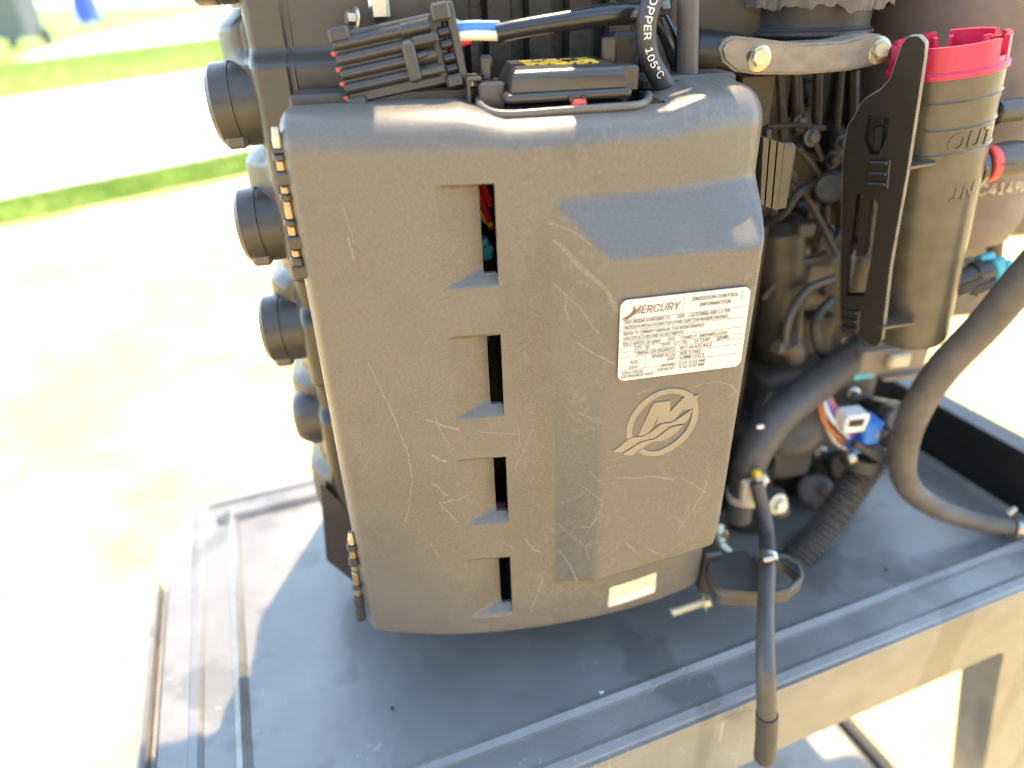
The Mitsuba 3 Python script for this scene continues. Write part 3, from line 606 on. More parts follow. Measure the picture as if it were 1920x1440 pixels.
part(E_, 'rear_housing', rbox([.44, .42, .32], [.84, .64, .80], .03), 'm_block')
part(E_, 'crankcase', cbox([.20, .31, .10], [.46, .50, .69], .01), 'm_block')
# throttle body with its clamp at the top right
clamp = [(1352, 92), (1372, 70), (1420, 74), (1500, 84), (1580, 80), (1625, 66), (1664, 72), (1671, 100), (1650, 118), (1590, 130), (1500, 138), (1420, 138), (1366, 128)]
clamp = [(1352, 92), (1362, 76), (1380, 70), (1420, 74), (1500, 84), (1580, 80), (1625, 68), (1650, 66), (1666, 76), (1671, 94), (1662, 112), (1640, 121), (1590, 131), (1500, 138), (1420, 138), (1380, 132), (1358, 114)]
k_ = part(E_, 'throttle_clamp', cat(extr(Polygon([pix(*q, .125)[[0, 2]] for q in np.array(clamp)]).buffer(.001), fv(.16), .033), extr(ppoly(clamp, .125).buffer(-.0015), fv(.128), .004)), 'm_bracketcast', 30, label='pale cast clamp bar with two bolts')
b1, b2 = pix(1421, 108, .125), pix(1646, 94, .125)
part(k_, 'bolt', hexbolt(b1, [-.15, -1, .1], .0078, .006, .0118), 'm_zinc', 20); part(k_, 'bolt', hexbolt(b2, [-.15, -1, .1], .0078, .006, .0118), 'm_zinc', 20)
part(E_, 'throttle_boss', cyl(pix(1300, 92, .15), pix(1400, 104, .14), .0175, ch=.002), 'm_block')
bc = pix(1500, 62, .225)
part(E_, 'intake_boot', lathe([(0, 0), (.066, 0), (.069, .003), (.069, .006), (.066, .007), (.0640, .010), (.0655, .030), (.078, .031), (.080, .034), (.080, .09), (0, .09)], bc + [0, 0, -.002], [0, 0, 1], 56), 'm_rubber')
th = np.linspace(0, 2 * math.pi, 240, endpoint=False)
cs = np.column_stack([np.cos(th), np.sin(th)]); nz = lambda f_, sd: meshkit.noise(np.column_stack([cs * f_, th * 0 + 3.3]), sd) - .5
zl = .024 + .012 * nz(5, 1) + .008 * nz(16, 2) + .004 * nz(45, 3); rl = .081 + .006 * nz(9, 4) + .004 * nz(40, 5)
lipP = [bc + [r_ * c_, r_ * d_, z_] for (c_, d_), z_, r_ in zip(cs, zl, rl)]; lipQ = [bc + [.084 * c_, .084 * d_, .05] for c_, d_ in cs]
i = np.arange(240); q = np.stack([i, (i + 1) % 240, 240 + (i + 1) % 240, 240 + i], 1)
part(E_, 'torn_seal', trimesh.Trimesh(np.array(lipP + lipQ), np.vstack([q[:, [0, 1, 2]], q[:, [0, 2, 3]]]), process=False), 'm_cast', label='crumbling foam seal over the intake boot')
part(E_, 'throttle_flange', cyl(bc + [0, 0, -.020], bc + [0, 0, -.004], .076, ch=.002, seg=56), 'm_block')
# supercharger housing, far right
sc0 = pix(1835, 200, .24)
sc_axis = np.array([.0, 0, 1.0])
part(E_, 'compressor_housing', cat(lathe([(0, -.155), (.085, -.155), (.108, -.145), (.115, -.12), (.118, .05), (.118, .22), (0, .22)], [sc0[0] - .008, .285, .50], sc_axis, 64)), 'm_rustcast', 30, label='reddish brown cast housing with a printed serial number')
pieces(E_, 'housing_foot', [cbox([.40, .22, .27], [.60, .34, .345], .012), cyl([.575, .2, .24], [.575, .2, .35], .013), cyl([.47, .2, .25], [.47, .2, .35], .012)], 'm_bracketcast')
part(E_, 'housing_flange', rbox(*(lambda q: (q.bounds[0], q.bounds[1]))(bpx(1745, 452, 1880, 486, .23, .40)), .008), 'm_bracketcast')
part(E_, 'lower_pump_body', bpx(1735, 488, 1872, 600, .26, .40, r=.015), 'm_cast')
part(E_, 'flange_stud', cyl(pix(1868, 440, .20), pix(1862, 500, .20), .009), 'm_dusty')
part(E_, 'outlet_pipe', tube([[.60, .30, .37], [.68, .28, .375], [.80, .26, .38]], .045, 28), 'm_cast')
tm = meshkit.text_mesh('MC41490806', .0125, .0005)
cx_, R_c = sc0[0] - .008, .1168
V = tm.vertices.copy(); p_a = pix(1818, 340, .18); a0_ = -0.36
ang = a0_ + V[:, 0] / R_c; rr = R_c + V[:, 2] * 1.0 + .0004
tm = trimesh.Trimesh(np.column_stack([cx_ + rr * np.sin(ang), .285 - rr * np.cos(ang), p_a[2] + V[:, 1] - .014]), tm.faces, process=False)
part(E_, 'serial_print', tm, 'm_paper', False)
# dark jumble between block and canister
pieces(E_, 'push_rod', [*[cyl(pix(x, 120, .20), pix(x + d, y, .20), r, ch=.0005, seg=14) for x, d, y, r in [(1462, 6, 260, .005), (1492, 4, 250, .006), (1535, -4, 240, .005), (1578, -10, 240, .004)]]], 'm_darkcast')
pieces(E_, 'linkage', [tpx([(1436, 238, .16), (1490, 235, .17), (1545, 240, .18)], .003, sides=10), tpx([(1495, 275, .15), (1530, 320, .16), (1545, 340, .17)], .003, sides=10), tpx([(1510, 210, .18), (1525, 260, .17), (1540, 300, .17)], .003, sides=10)], 'm_darkcast')
part(E_, 'lower_casting', bpx(1556, 535, 1680, 640, .30, .40, .01), 'm_block')
part(E_, 'bolt_head', hexbolt(pix(1522, 258, .17), [0, -1, .2], .006, .005), 'm_cast', 20)
part(E_, 'bolt_head', hexbolt(pix(1500, 230, .18), [0, -1, .2], .005, .005), 'm_cast', 20)
part(E_, 'sensor_boss', cyl(pix(1560, 348, .22), pix(1556, 352, .15), .018, .016, ch=.003), 'm_rubber')
pieces(E_, 'block_panel', [bpx(1385, 140, 1450, 240, .16, .2), cyl(pix(1462, 410, .22), pix(1456, 670, .22), .03, ch=.012), bpx(1475, 435, 1560, 560, .22, .3)], 'm_darkcast')
pieces(E_, 'block_bracket', [bpx(1540, 440, 1562, 470, .2, .24), bpx(1500, 420, 1530, 445, .19, .24), bpx(1450, 600, 1560, 680, .24, .34)], 'm_dusty')
part(E_, 'vacuum_hose', tpx([(1562, 522, .2), (1510, 545, .18), (1480, 595, .16), (1470, 650, .16)], .0048), 'm_hose')
pieces(E_, 'hose_elbow', [cyl(pix(1478, 640, .16), pix(1492, 672, .17), .013, .011), cyl(pix(1455, 650, .16), pix(1500, 660, .17), .008)], 'm_cast')
rg = np.random.default_rng(21)
def yz(x, y, v): return pix(x, y, v)
for x, y0, y1, v, r in [(1448, 150, 420, .23, .009), (1475, 300, 430, .25, .006), (1600, 130, 240, .22, .007), (1545, 380, 520, .27, .010), (1440, 240, 330, .14, .005)]: part(E_, 'coolant_tube', cyl(pix(x, y0, v), pix(x - 3, y1, v), r, seg=18), 'm_block')
for x0, y0, x1, y1, v in [(1440, 160, 1470, 200, .25), (1500, 150, 1530, 225, .26), (1560, 240, 1600, 300, .26), (1450, 330, 1500, 365, .27), (1490, 380, 1540, 420, .26), (1445, 470, 1475, 520, .27), (1520, 560, 1570, 610, .27), (1475, 520, 1510, 560, .25)]: part(E_, 'casting_boss', bpx(x0, y0, x1, y1, v, .32, .004), 'm_darkcast')
for x, y, v in [(1455, 180, .245), (1515, 190, .255), (1580, 268, .255), (1470, 345, .265), (1515, 400, .255), (1460, 495, .265), (1545, 585, .265), (1492, 540, .245), (1560, 300, .24), (1505, 470, .215), (1545, 540, .215)]: part(E_, 'bolt_head', hexbolt(pix(x, y, v), [0, -1, .15], .0065, .006), 'm_cast' if (x // 5) % 3 else 'm_darkcast', 20)
for P_, r in [([(1436, 420, .2), (1470, 400, .18), (1500, 360, .17), (1560, 330, .18)], .0045), ([(1430, 560, .2), (1480, 500, .2), (1540, 480, .21), (1580, 430, .22)], .004), ([(1440, 300, .18), (1480, 320, .17), (1530, 400, .19), (1570, 480, .2)], .0035), ([(1560, 560, .2), (1530, 600, .18), (1540, 660, .17), (1600, 700, .16)], .006)]: part(E_, 'harness_wire', tpx(P_, r, sides=10), 'm_rubber')
# lower castings
pieces(E_, 'gear_housing', [bpx(1430, 700, 1640, 850, .19, .4, r=.02), bpx(1400, 820, 1530, 905, .16, .36, r=.015), cyl(pix(1480, 790, .2), pix(1480, 785, .155), .05, .045, ch=.008)], 'm_cast')
pieces(E_, 'gear_housing_foot', [cyl(pix(1400, 860, .16), pix(1395, 1010, .16), .035), cyl(pix(1470, 860, .22), pix(1472, 1030, .22), .03), bpx(1370, 940, 1480, 1060, .17, .33, r=.01)], 'm_block')
pieces(E_, 'drain_knob', [cyl(pix(1530, 925, .2), pix(1528, 918, .15), .028, .022, ch=.004), cyl(pix(1545, 915, .14), pix(1543, 930, .135), .008)], 'm_cast')
pieces(E_, 'relay_block', [bpx(1615, 655, 1738, 702, .13, .17, r=.004), bpx(1660, 705, 1735, 712, .12, .16, .001)], 'm_bracketcast')
part(E_, 'relay_tab', cat(bpx(1672, 668, 1708, 690, .12, .13, .002)), 'm_cream')
part(E_, 'relay_plug', bpx(1602, 700, 1640, 712, .13, .15, r=.002), 'm_teal')
pieces(E_, 'fitting', [cyl(pix(1610, 770, .2), pix(1690, 790, .13), .022, .024, ch=.004), cyl(pix(1720, 720, .22), pix(1760, 740, .2), .03)], 'm_block')
pieces(E_, 'gear_cover', [bpx(1520, 835, 1625, 915, .22, .40, r=.012), bpx(1455, 900, 1500, 985, .22, .34, r=.008), cyl(pix(1590, 880, .23), pix(1588, 876, .17), .026, .022, ch=.004)], 'm_cast')
pieces(E_, 'cover_bolt', [hexbolt(pix(x, y, v), [0, -1, .2], .0065, .006) for x, y, v in ((1540, 850, .215), (1610, 855, .215), (1475, 930, .215), (1450, 745, .185), (1600, 740, .185), (1520, 720, .185))], 'm_steel', 20)
part(E_, 'fitting_end', cyl(pix(1660, 782, .14), pix(1685, 789, .115), .018, .017, ch=.003), 'm_dusty')
pieces(E_, 'pipe_stub', [cyl(pix(1390, 925, .09), pix(1384, 972, .09), .015), cyl(pix(1452, 925, .10), pix(1462, 960, .10), .012)], 'm_dusty')
part(E_, 'stub_bolt', hexbolt(pix(1458, 945, .085), [.2, -1, .2], .009, .006), 'm_cream', 20)
# anchor bracket at the cover's lower right corner
ap = Polygon([piw(x, y, .085)[:2] for x, y in [(1325, 1075), (1338, 1050), (1420, 1040), (1475, 1045), (1500, 1062), (1506, 1088), (1480, 1112), (1420, 1122), (1345, 1118)]]).buffer(-.010).buffer(.010)
ah = Polygon([piw(x, y, .085)[:2] for x, y in [(1425, 1058), (1472, 1058), (1494, 1078), (1482, 1100), (1425, 1106)]]).buffer(-.006).buffer(.007)
part(E_, 'lower_bracket', cat(extr(ap.difference(ah), np.array([[1, 0, 0, 0], [0, 1, 0, 0], [0, 0, 1, .073], [0, 0, 0, 1.]]), .013), extr(ap.intersection(sbox(-1, -1, pix(1372, 1080, .03)[0], 1)), np.array([[1, 0, 0, 0], [0, 1, 0, 0], [0, 0, 1, .088], [0, 0, 0, 1.]]), .006)), 'm_hose')
part(E_, 'bracket_rim', tube(np.column_stack([np.array(ap.buffer(-.002).exterior.coords), np.full(len(ap.buffer(-.002).exterior.coords), .087)]), .0028, 10, smooth_path=False), 'm_dusty')
pieces(E_, 'bracket_nut', [hexbolt(pix(x, y, v), a, .006, .005) for x, y, v, a in ((1385, 1072, .02, [.2, -.5, .9]), (1352, 1004, .04, [.1, -1, .3]), (1410, 1085, .01, [.1, -.4, .9]))], 'm_pin', 20)
part(E_, 'anchor_plate', bpx(1318, 1040, 1352, 1112, .0, .03, .003), 'm_plastic')
part(E_, 'bracket_bolt', cat(cyl(pix(1345, 985, .05), pix(1352, 1025, .03), .008, .006), cyl(pix(1350, 1020, .03), pix(1368, 1038, .02), .006)), 'm_zinc')
part(E_, 'bracket_bolt', cat(cyl(pix(1360, 1065, .01), pix(1395, 1055, .01), .007), hexbolt(pix(1395, 1055, .01), [.9, -.4, .2], .008, .005)), 'm_cream')
part(E_, 'bracket_bolt', cyl(pix(1366, 1098, -.005), pix(1404, 1068, -.005), .0042), 'm_pin')
part(E_, 'loose_bolt', cat(cyl(pix(1258, 1148, -.005), pix(1320, 1128, -.005), .0058, .005), hexbolt(pix(1320, 1128, -.005), [.9, -.3, .3], .007, .005)), 'm_zinc')

# ================================================================ CONTROL MODULE in the top recess
md = thing('control_module', 'glossy black control module with yellow print sitting in the recess on top of the cover', 'control module')
a, b = pix(957, 150, .006), pix(1172, 140, .006)
zt, zb = pix(1060, 124, .012)[2], pix(1060, 169, .004)[2]
lid = hull([[x, y, z] for x, y, z in [(a[0], .004, zb), (b[0], .004, zb), (b[0], .075, zb), (a[0], .075, zb), (a[0] + .001, .004, zt - .006), (b[0] - .001, .004, zt - .006), (a[0] + .003, .006, zt - .0025), (b[0] - .003, .006, zt - .0025), (a[0] + .006, .011, zt), (b[0] - .006, .011, zt), (a[0] + .008, .068, zt + .001), (b[0] - .008, .068, zt + .001)]])
part(md, 'lid', lid, 'm_connector', 40)
part(md, 'lid_flange', rbox([a[0] - .005, -.001, zb - .007], [b[0] + .004, .08, zb - .0005], .003), 'm_connector')
part(md, 'body', rbox([a[0] - .004, .001, zb - .045], [b[0] + .003, .08, zb - .0085], .006), 'm_glossblack')
part(md, 'side_tab', cbox([a[0] - .021, .016, zb - .014], [a[0] - .002, .05, zb + .006], .0015), 'm_connector')
part(md, 'side_tab', cbox([b[0] - .002, .024, zb - .006], [b[0] + .017, .06, zb + .012], .0015), 'm_connector')
part(md, 'clip', rbox([a[0] - .017, .036, zb + .004], [a[0] - .007, .043, zt + .008], .003), 'm_glossblack')
part(md, 'clip', rbox([b[0] - .005, .05, zb + .01], [b[0] + .008, .057, zt + .016], .003), 'm_glossblack')
part(md, 'bracket', cat(cbox([a[0] - .029, .02, zb - .028], [a[0] - .0265, .05, zb + .009], .0008), cbox([a[0] - .029, .02, zb + .007], [a[0] - .018, .05, zb + .010], .0008)), 'm_connector')
part(md, 'seal', cyl(pix(1072, 197, -.002), pix(1098, 196, -.002), .0042), 'm_redseal')
part(md, 'seal_clip', cat(bpx(1068, 180, 1076, 192, -.004, .004, .0005), bpx(1092, 179, 1100, 191, -.004, .004, .0005)), 'm_glossblack')
pr = []
rg = np.random.default_rng(8)
for j in range(7):
    x = a[0] + .016
    while x < b[0] - .016:
        l_ = .004 + .010 * rg.random()
        if rg.random() < .5: pr.append(trimesh.creation.box(bounds=[[x, .022 + j * .0058, zt + .0004 + (j * .0058 + .003) / 45 * .001], [min(x + l_, b[0] - .014), .0232 + j * .0058, zt + .0012]]))
        x += l_ + .003
part(md, 'yellow_print', cat(*pr), 'm_yellow', False)

# ================================================================ LOOSE CONNECTOR with its sleeve
cn = thing('wiring_connector', 'black multi pin wiring plug with red pin ends lying loose over the cover top', 'connector')
s_ = .000408
o_ = pix(612, 55, .045); X_ = pix(838, 6, .045) - o_; X_ /= np.linalg.norm(X_); Yd = pix(645, 181, .041) - o_; Yd -= (Yd @ X_) * X_; Yd /= np.linalg.norm(Yd); Z_ = np.cross(X_, -Yd)
MCN = np.eye(4); MCN[:3, 0], MCN[:3, 1], MCN[:3, 2], MCN[:3, 3] = X_ * s_, Yd * s_, -Z_ * s_ * -1, o_
if np.linalg.det(MCN[:3, :3]) < 0: MCN[:3, 2] *= -1
zs = 1 if MCN[1, 2] < 0 else -1   # local z towards the camera
def cb(x0, y0, z0, x1, y1, z1, c=2): return cbox([x0, y0, min(zs * z0, zs * z1)], [x1, y1, max(zs * z0, zs * z1)], c)
def cc(m): return xf(m, MCN)
def cpart(n, m, mt, sm=30): part(cn, n, xf(m, MCN), mt, sm)
cpart('housing', cb(4, 8, -60, 200, 126, -8, 4), 'm_connector')
for j, y in enumerate([26, 50, 74, 98]):
    cpart('terminal_tube', cyl([3, y, zs * -2], [128, y, zs * -2], 10, 10, 1), 'm_connector')
    cpart('tube_sleeve', cyl([122, y, zs * -2], [176, y, zs * -2], 12.5, 12.5, 2), 'm_connector')
for j, y in enumerate([27, 53, 77, 101]): cpart('pin', cyl([-3, y + 12, zs * 0], [4, y + 12, zs * 0], 4.2, 4.2, 1), 'm_redseal')
cpart('collar', cat(cb(0, 0, -62, 36, 24, 10, 4)), 'm_connector'); cpart('collar', cat(cb(0, 113, -62, 36, 131, 10, 4)), 'm_connector')
cpart('end_frame', cat(cb(182, -4, -64, 214, 26, 14, 4), cb(182, 112, -64, 214, 134, 14, 4), cb(208, -2, -62, 222, 132, 10, 2)), 'm_connector')
for y in (42, 62, 84, 102): cpart('wire_seal', cyl([186, y, zs * 0], [208, y, zs * 0], 9, 9, 2), 'm_glossblack')
cpart('latch', cat(cb(118, 44, 6, 140, 112, 24, 5), cb(138, 40, 10, 184, 56, 18, 3), cb(138, 92, 10, 184, 106, 18, 3), cyl([140, 72, zs * 14], [160, 70, zs * 14], 6, 5, 2)), 'm_connector')
for pts, r, m_ in [([(838, 32, .05), (870, 48, .05), (935, 52, .05)], .0024, 'm_wire_grey'), ([(842, 55, .05), (880, 50, .047), (935, 50, .048)], .0042, 'm_blue'), ([(845, 80, .05), (870, 67, .045), (935, 67, .045)], .0036, 'm_cream'), ([(848, 100, .05), (858, 82, .046), (880, 73, .048)], .0034, 'm_wire_red')]:
    part(cn, 'wire', tpx(pts, r, sides=12), m_)
part(cn, 'sleeve', tpx([(930, 63, .047), (985, 52, .047), (1060, 40, .050), (1130, 29, .056), (1190, 24, .065), (1240, 14, .09)], [.0068, .0068, .0072, .0075, .008, .0085]), 'm_glossblack', label='black sleeve round the four wires')

# small clamp bolt beside the connector
part(E_, 'mount_post', cat(bpx(690, -30, 730, 40, .09, .12, .003)), 'm_steel'); part(E_, 'mount_bolt', hexbolt(pix(668, 34, .09), [-1, -.4, .1], .0055, .006), 'm_steel', 20)
pieces(E_, 'rear_post', [bpx(778, -30, 835, 60, .12, .15, .003), bpx(880, 60, 900, 180, .13, .16, .002), bpx(1150, 60, 1200, 130, .12, .14, .003)], 'm_block')

# hoses and pipes at the top
k_ = thing('vertical_pipe', 'straight black pipe standing up through the top of the cover', 'pipe'); put(k_, tpx([(1290, -60, .07), (1290, 60, .07), (1288, 175, .07)], .0085, sides=28), 'm_hose')
ch = thing('battery_cable', 'black cable with white copper lettering curving down into the cover', 'cable')
cab = [(1245, -40, .045), (1220, 10, .04), (1211, 60, .04), (1218, 110, .042), (1240, 150, .046), (1262, 185, .05)]
part(ch, 'sheath', tpx(cab, .0078, sides=28), 'm_rubber')
ctr_ = spline([pix(*q) for q in cab], 30); L_ = np.concatenate([[0], np.cumsum(np.linalg.norm(np.diff(ctr_, axis=0), axis=1))])
tm = meshkit.text_mesh('COPPER  105°C', .0052, .0003); V = tm.vertices.copy(); sx = .062 / V[:, 0].max()
s = .010 + V[:, 0] * sx
P = np.stack([np.interp(s, L_, ctr_[:, i]) for i in range(3)], 1); Tn = np.stack([np.interp(s, L_, np.gradient(ctr_[:, i], L_)) for i in range(3)], 1); Tn /= np.linalg.norm(Tn, axis=1, keepdims=True)
cdir = np.array([-.25, -1, .15]); cdir = cdir - (Tn @ cdir)[:, None] * Tn; cdir /= np.linalg.norm(cdir, axis=1, keepdims=True); side = np.cross(cdir, Tn)
off = (V[:, 1] - .0022) / .0078; rr = .0079 + V[:, 2]
part(ch, 'lettering', trimesh.Trimesh(P + rr[:, None] * (np.cos(off)[:, None] * cdir - np.sin(off)[:, None] * -side), tm.faces, process=False), 'm_white', False, label='white print reading copper and a temperature rating')
k_ = thing('breather_hose', 'thin black hose crossing behind the lettered cable', 'hose'); put(k_, tpx([(1150, -30, .09), (1195, 10, .09), (1245, 50, .095), (1290, 130, .1), (1320, 200, .12)], .0075), 'm_hose')
k_ = thing('overflow_hose', 'glossy black hose running diagonally behind the straight pipe', 'hose'); put(k_, tpx([(1205, -30, .10), (1250, 60, .085), (1268, 110, .085), (1285, 170, .1)], .007), 'm_glossblack')

# ================================================================ FILTER CANISTER
fc = thing('filter_canister', 'upright ribbed fuel filter canister with red cap and slotted black mounting plate', 'filter canister')
top, bot = pix(1772, 130, .10), pix(1706, 628, .10)
ax = top - bot; H_ = np.linalg.norm(ax); ax /= H_
def fr(r, y): return (r, y)
prof = [(0, -.004), (.026, -.004), (.034, 0), (.0365, .006), (.041, H_ * .45), (.0445, H_ * .76), (.0455, H_ * .765), (.0448, H_ * .77), (.0455, H_ * .84), (.0467, H_ * .845), (.0457, H_ * .85), (.0465, H_ * .925), (.0478, H_ * .93), (.0468, H_ * .935), (.0475, H_), (0, H_)]
part(fc, 'body', lathe(prof, bot, ax, 72), 'm_canister', 25)
cap = []
R1, R2 = .0505, .0455
part(fc, 'cap_flange', lathe([(0, 0), (.0495, 0), (.0495, .004), (.0480, .006), (0, .006)], top, ax, 64), 'm_red')
Mcap = frame(top, ax, [1, 0, 0])
def sector(r0, r1, a0, a1, z0, z1, n=14):
    a = np.linspace(a0, a1, n); pl = Polygon(list(zip(r1 * np.cos(a), r1 * np.sin(a))) + list(zip(r0 * np.cos(a[::-1]), r0 * np.sin(a[::-1]))))
    m = trimesh.creation.extrude_polygon(pl, z1 - z0, engine='earcut'); m.apply_translation([0, 0, z0]); return xf(m, Mcap)
for a0_, a1_ in [(-1.02, -.30), (-.05, .9), (1.15, 2.2), (2.45, 3.4), (3.65, 5.0)]:
    part(fc, 'cap_castellation', sector(.0430, .0475, a0_, a1_, .006, .026), 'm_red', 25)
part(fc, 'cap_wall', cat(sector(.0430, .0470, -math.pi, math.pi - .001, .006, .011, 60), *[sector(.034, .0440, a, a + .09, .006, .022, 3) for a in (-1.02, -.39, -.05, .81, 1.15, 2.11, 2.45, 3.31, 3.65, 4.91)]), 'm_red', 25)
part(fc, 'cap_centre', lathe([(0, 0), (.03, 0), (.03, .008), (0, .008)], top + ax * .006, ax, 40), 'm_red')
# plate
pn = np.array([-math.cos(math.radians(38)), -math.sin(math.radians(38)), 0]); pn = pn - (pn @ ax) * ax; pn /= np.linalg.norm(pn)
pp0 = pix(1735, 90, .055)
yd = ax; xd = np.cross(yd, pn)
def onplate(x, y):
    d = ray(x, y); d_e = np.array([d @ EU, d @ EV, d[2]]); c_e = eng(CAM); t = ((pp0 - c_e) @ pn) / (d_e @ pn); P = c_e + t * d_e - pp0
    return (P @ xd, P @ yd)
plate = Polygon([onplate(*q) for q in [(1692, 82), (1703, 69), (1722, 69), (1734, 82), (1732, 108), (1700, 320), (1668, 500), (1652, 640), (1640, 653), (1622, 640), (1575, 600), (1574, 560), (1580, 300), (1590, 236), (1600, 222), (1614, 196), (1622, 186), (1652, 168), (1668, 150)]]).buffer(-.004).buffer(.007).buffer(-.003)
holes = [[(1606, 366), (1614, 361), (1620, 370), (1604, 480), (1596, 490), (1592, 478)], [(1632, 376), (1641, 374), (1646, 384), (1644, 400), (1632, 490), (1620, 490), (1624, 440)], [(1628, 215), (1668, 222), (1662, 258), (1648, 290), (1630, 290), (1620, 262)], [(1590, 482), (1634, 480), (1620, 555), (1586, 555)]]
hp = unary_union([Polygon([onplate(*q) for q in h]).buffer(0) for h in holes])
Mp = np.eye(4); Mp[:3, 0], Mp[:3, 1], Mp[:3, 2], Mp[:3, 3] = xd, yd, pn, pp0 - pn * .010
part(fc, 'mounting_plate', extr(plate.difference(hp), Mp, .010), 'm_black', 20, label='black slotted mounting plate beside the canister')
edge = extr(plate.buffer(.0006).difference(plate.buffer(-.0002)), Mp @ np.array([[1, 0, 0, 0], [0, 1, 0, 0], [0, 0, 1, .0008], [0, 0, 0, 1.]]), .0085)
part(fc, 'plate_edge', edge, 'm_canister_edge', 20)
for q in [(1648, 325), (1594, 600)]:
    c2 = onplate(*q)
    for dy in (-.010, 0, .010): part(fc, 'plate_clip', xf(cbox([c2[0] - .009, c2[1] + dy - .0018, .0], [c2[0] + .007, c2[1] + dy + .0018, .0135], .0008), Mp), 'm_glossblack')
    part(fc, 'plate_clip', xf(cbox([c2[0] + .006, c2[1] - .014, .0], [c2[0] + .0095, c2[1] + .013, .0125], .0008), Mp), 'm_glossblack')
part(fc, 'slot_filler', xf(cbox([onplate(1632, 430)[0] - .004, onplate(1632, 488)[1], -.012], [onplate(1632, 430)[0] + .005, onplate(1636, 376)[1], -.004], .001), Mp), 'm_canister_edge')
part(fc, 'clip_tongue', xf(cbox([onplate(1640, 280)[0] - .004, onplate(1640, 290)[1], -.004], [onplate(1640, 280)[0] + .004, onplate(1640, 240)[1], .003], .001), Mp), 'm_glossblack')
for yy, xx in ((305, 1755), (605, 1718)):
    r_a = pix(1700 if yy == 305 else 1655, yy + 8, .06); r_b = pix(xx, yy, .062)
    part(fc, 'rib', hull([r_a + [-.004, .03, 0], r_a + [0, -.001, 0], r_b, r_b + [0, .02, 0], r_a + [-.004, .03, -.003], r_a + [0, -.001, -.003], r_b + [0, 0, -.002], r_b + [0, .02, -.002]]), 'm_canister')
def wrap(s, h, y, a0, R):
    tm = meshkit.text_mesh(s, h, .0014, bold=True); V = tm.vertices.copy(); V[:, 0] += .15 * V[:, 1]
    an = a0 + V[:, 0] / R; c = bot + ax * y; e2 = np.array([0, -1, 0]) + 0; e2 = e2 - (e2 @ ax) * ax; e2 /= np.linalg.norm(e2); e1 = np.cross(ax, e2) * -1; e1 = e1 if e1[0] > 0 else -e1
    return trimesh.Trimesh(c + ax * V[:, 1:2] + (R + V[:, 2:3]) * (np.cos(an)[:, None] * e2 + np.sin(an)[:, None] * e1), tm.faces, process=False)
part(fc, 'out_lettering', wrap('OUT', .0150, H_ * .775, -.50, .0449), 'm_canister', False)
part(fc, 'in_lettering', wrap('IN', .0150, H_ * .600, -.27, .0424), 'm_canister', False)
# fuel lines into the canister's right side
fl = thing('fuel_outlet_line', 'grey fuel line plugged into the upper right of the canister', 'fuel line')
part(fl, 'fitting', cyl(pix(1835, 222, .10), pix(1862, 214, .10), .0100, .0095), 'm_steel'); part(fl, 'collar', cyl(pix(1858, 212, .098), pix(1867, 211, .098), .0128, ch=.002), 'm_glossblack'); part(fl, 'line', tpx([(1864, 211, .098), (1925, 203, .10), (2010, 192, .12)], .0108), 'm_hose')
fl = thing('fuel_inlet_line', 'thick grey fuel line with a red band below the upper fuel line', 'fuel line')
part(fl, 'collar', cyl(pix(1818, 314, .09), pix(1846, 308, .088), .0205, .0180, ch=.003), 'm_glossblack'); part(fl, 'red_band', cyl(pix(1843, 308, .086), pix(1858, 305, .086), .0178, ch=.001), 'm_redband'); part(fl, 'line', tpx([(1852, 306, .086), (1880, 300, .087), (1903, 296, .088), (1910, 294, .088), (1940, 290, .09), (2020, 280, .11)], [.0172, .0172, .0168, .0150, .0150, .0150], n=6), 'm_hose')
part(fl, 'print', extr(Polygon([(0, 0), (.001, 0), (.001, .001)]), fv(.2), .0005) if False else xf(meshkit.text_mesh('A7LR8', .0035, .0003), fv(0) @ frame([pix(1876, 312, .066)[0], pix(1876, 312, .066)[2], -.0655], [0, 0, 1])), 'm_ink', False)

# sensor plug with teal lock
sp = thing('sensor_plug', 'black sensor plug with a bright teal locking clip behind the canister', 'connector')
o2 = pix(1775, 540, .10); X2 = pix(1850, 512, .10) - o2; X2 /= np.linalg.norm(X2); Y2 = np.array([0, -.35, -1.0]); Y2 -= (Y2 @ X2) * X2; Y2 /= np.linalg.norm(Y2); Z2 = np.cross(X2, Y2)
M2 = np.eye(4); M2[:3, 0], M2[:3, 1], M2[:3, 2], M2[:3, 3] = X2, Y2, Z2, o2
part(sp, 'barrel', xf(cat(cyl([0, -.004, 0], [.04, -.004, 0], .011, .011, .002), cbox([-.004, -.002, -.012], [.042, .012, .012], .002)), M2), 'm_connector')
part(sp, 'sleeve', xf(cat(cyl([.030, -.004, 0], [.048, -.004, 0], .0135, .0135, .002), cbox([.02, .004, -.013], [.048, .018, .013], .003)), M2), 'm_connector')
part(sp, 'lock_clip', xf(cat(cbox([.049, -.013, -.011], [.064, .012, .011], .0025), cbox([.040, -.021, -.006], [.056, -.013, .006], .0015), cbox([.060, -.008, -.013], [.068, .004, .013], .002)), M2), 'm_teal')

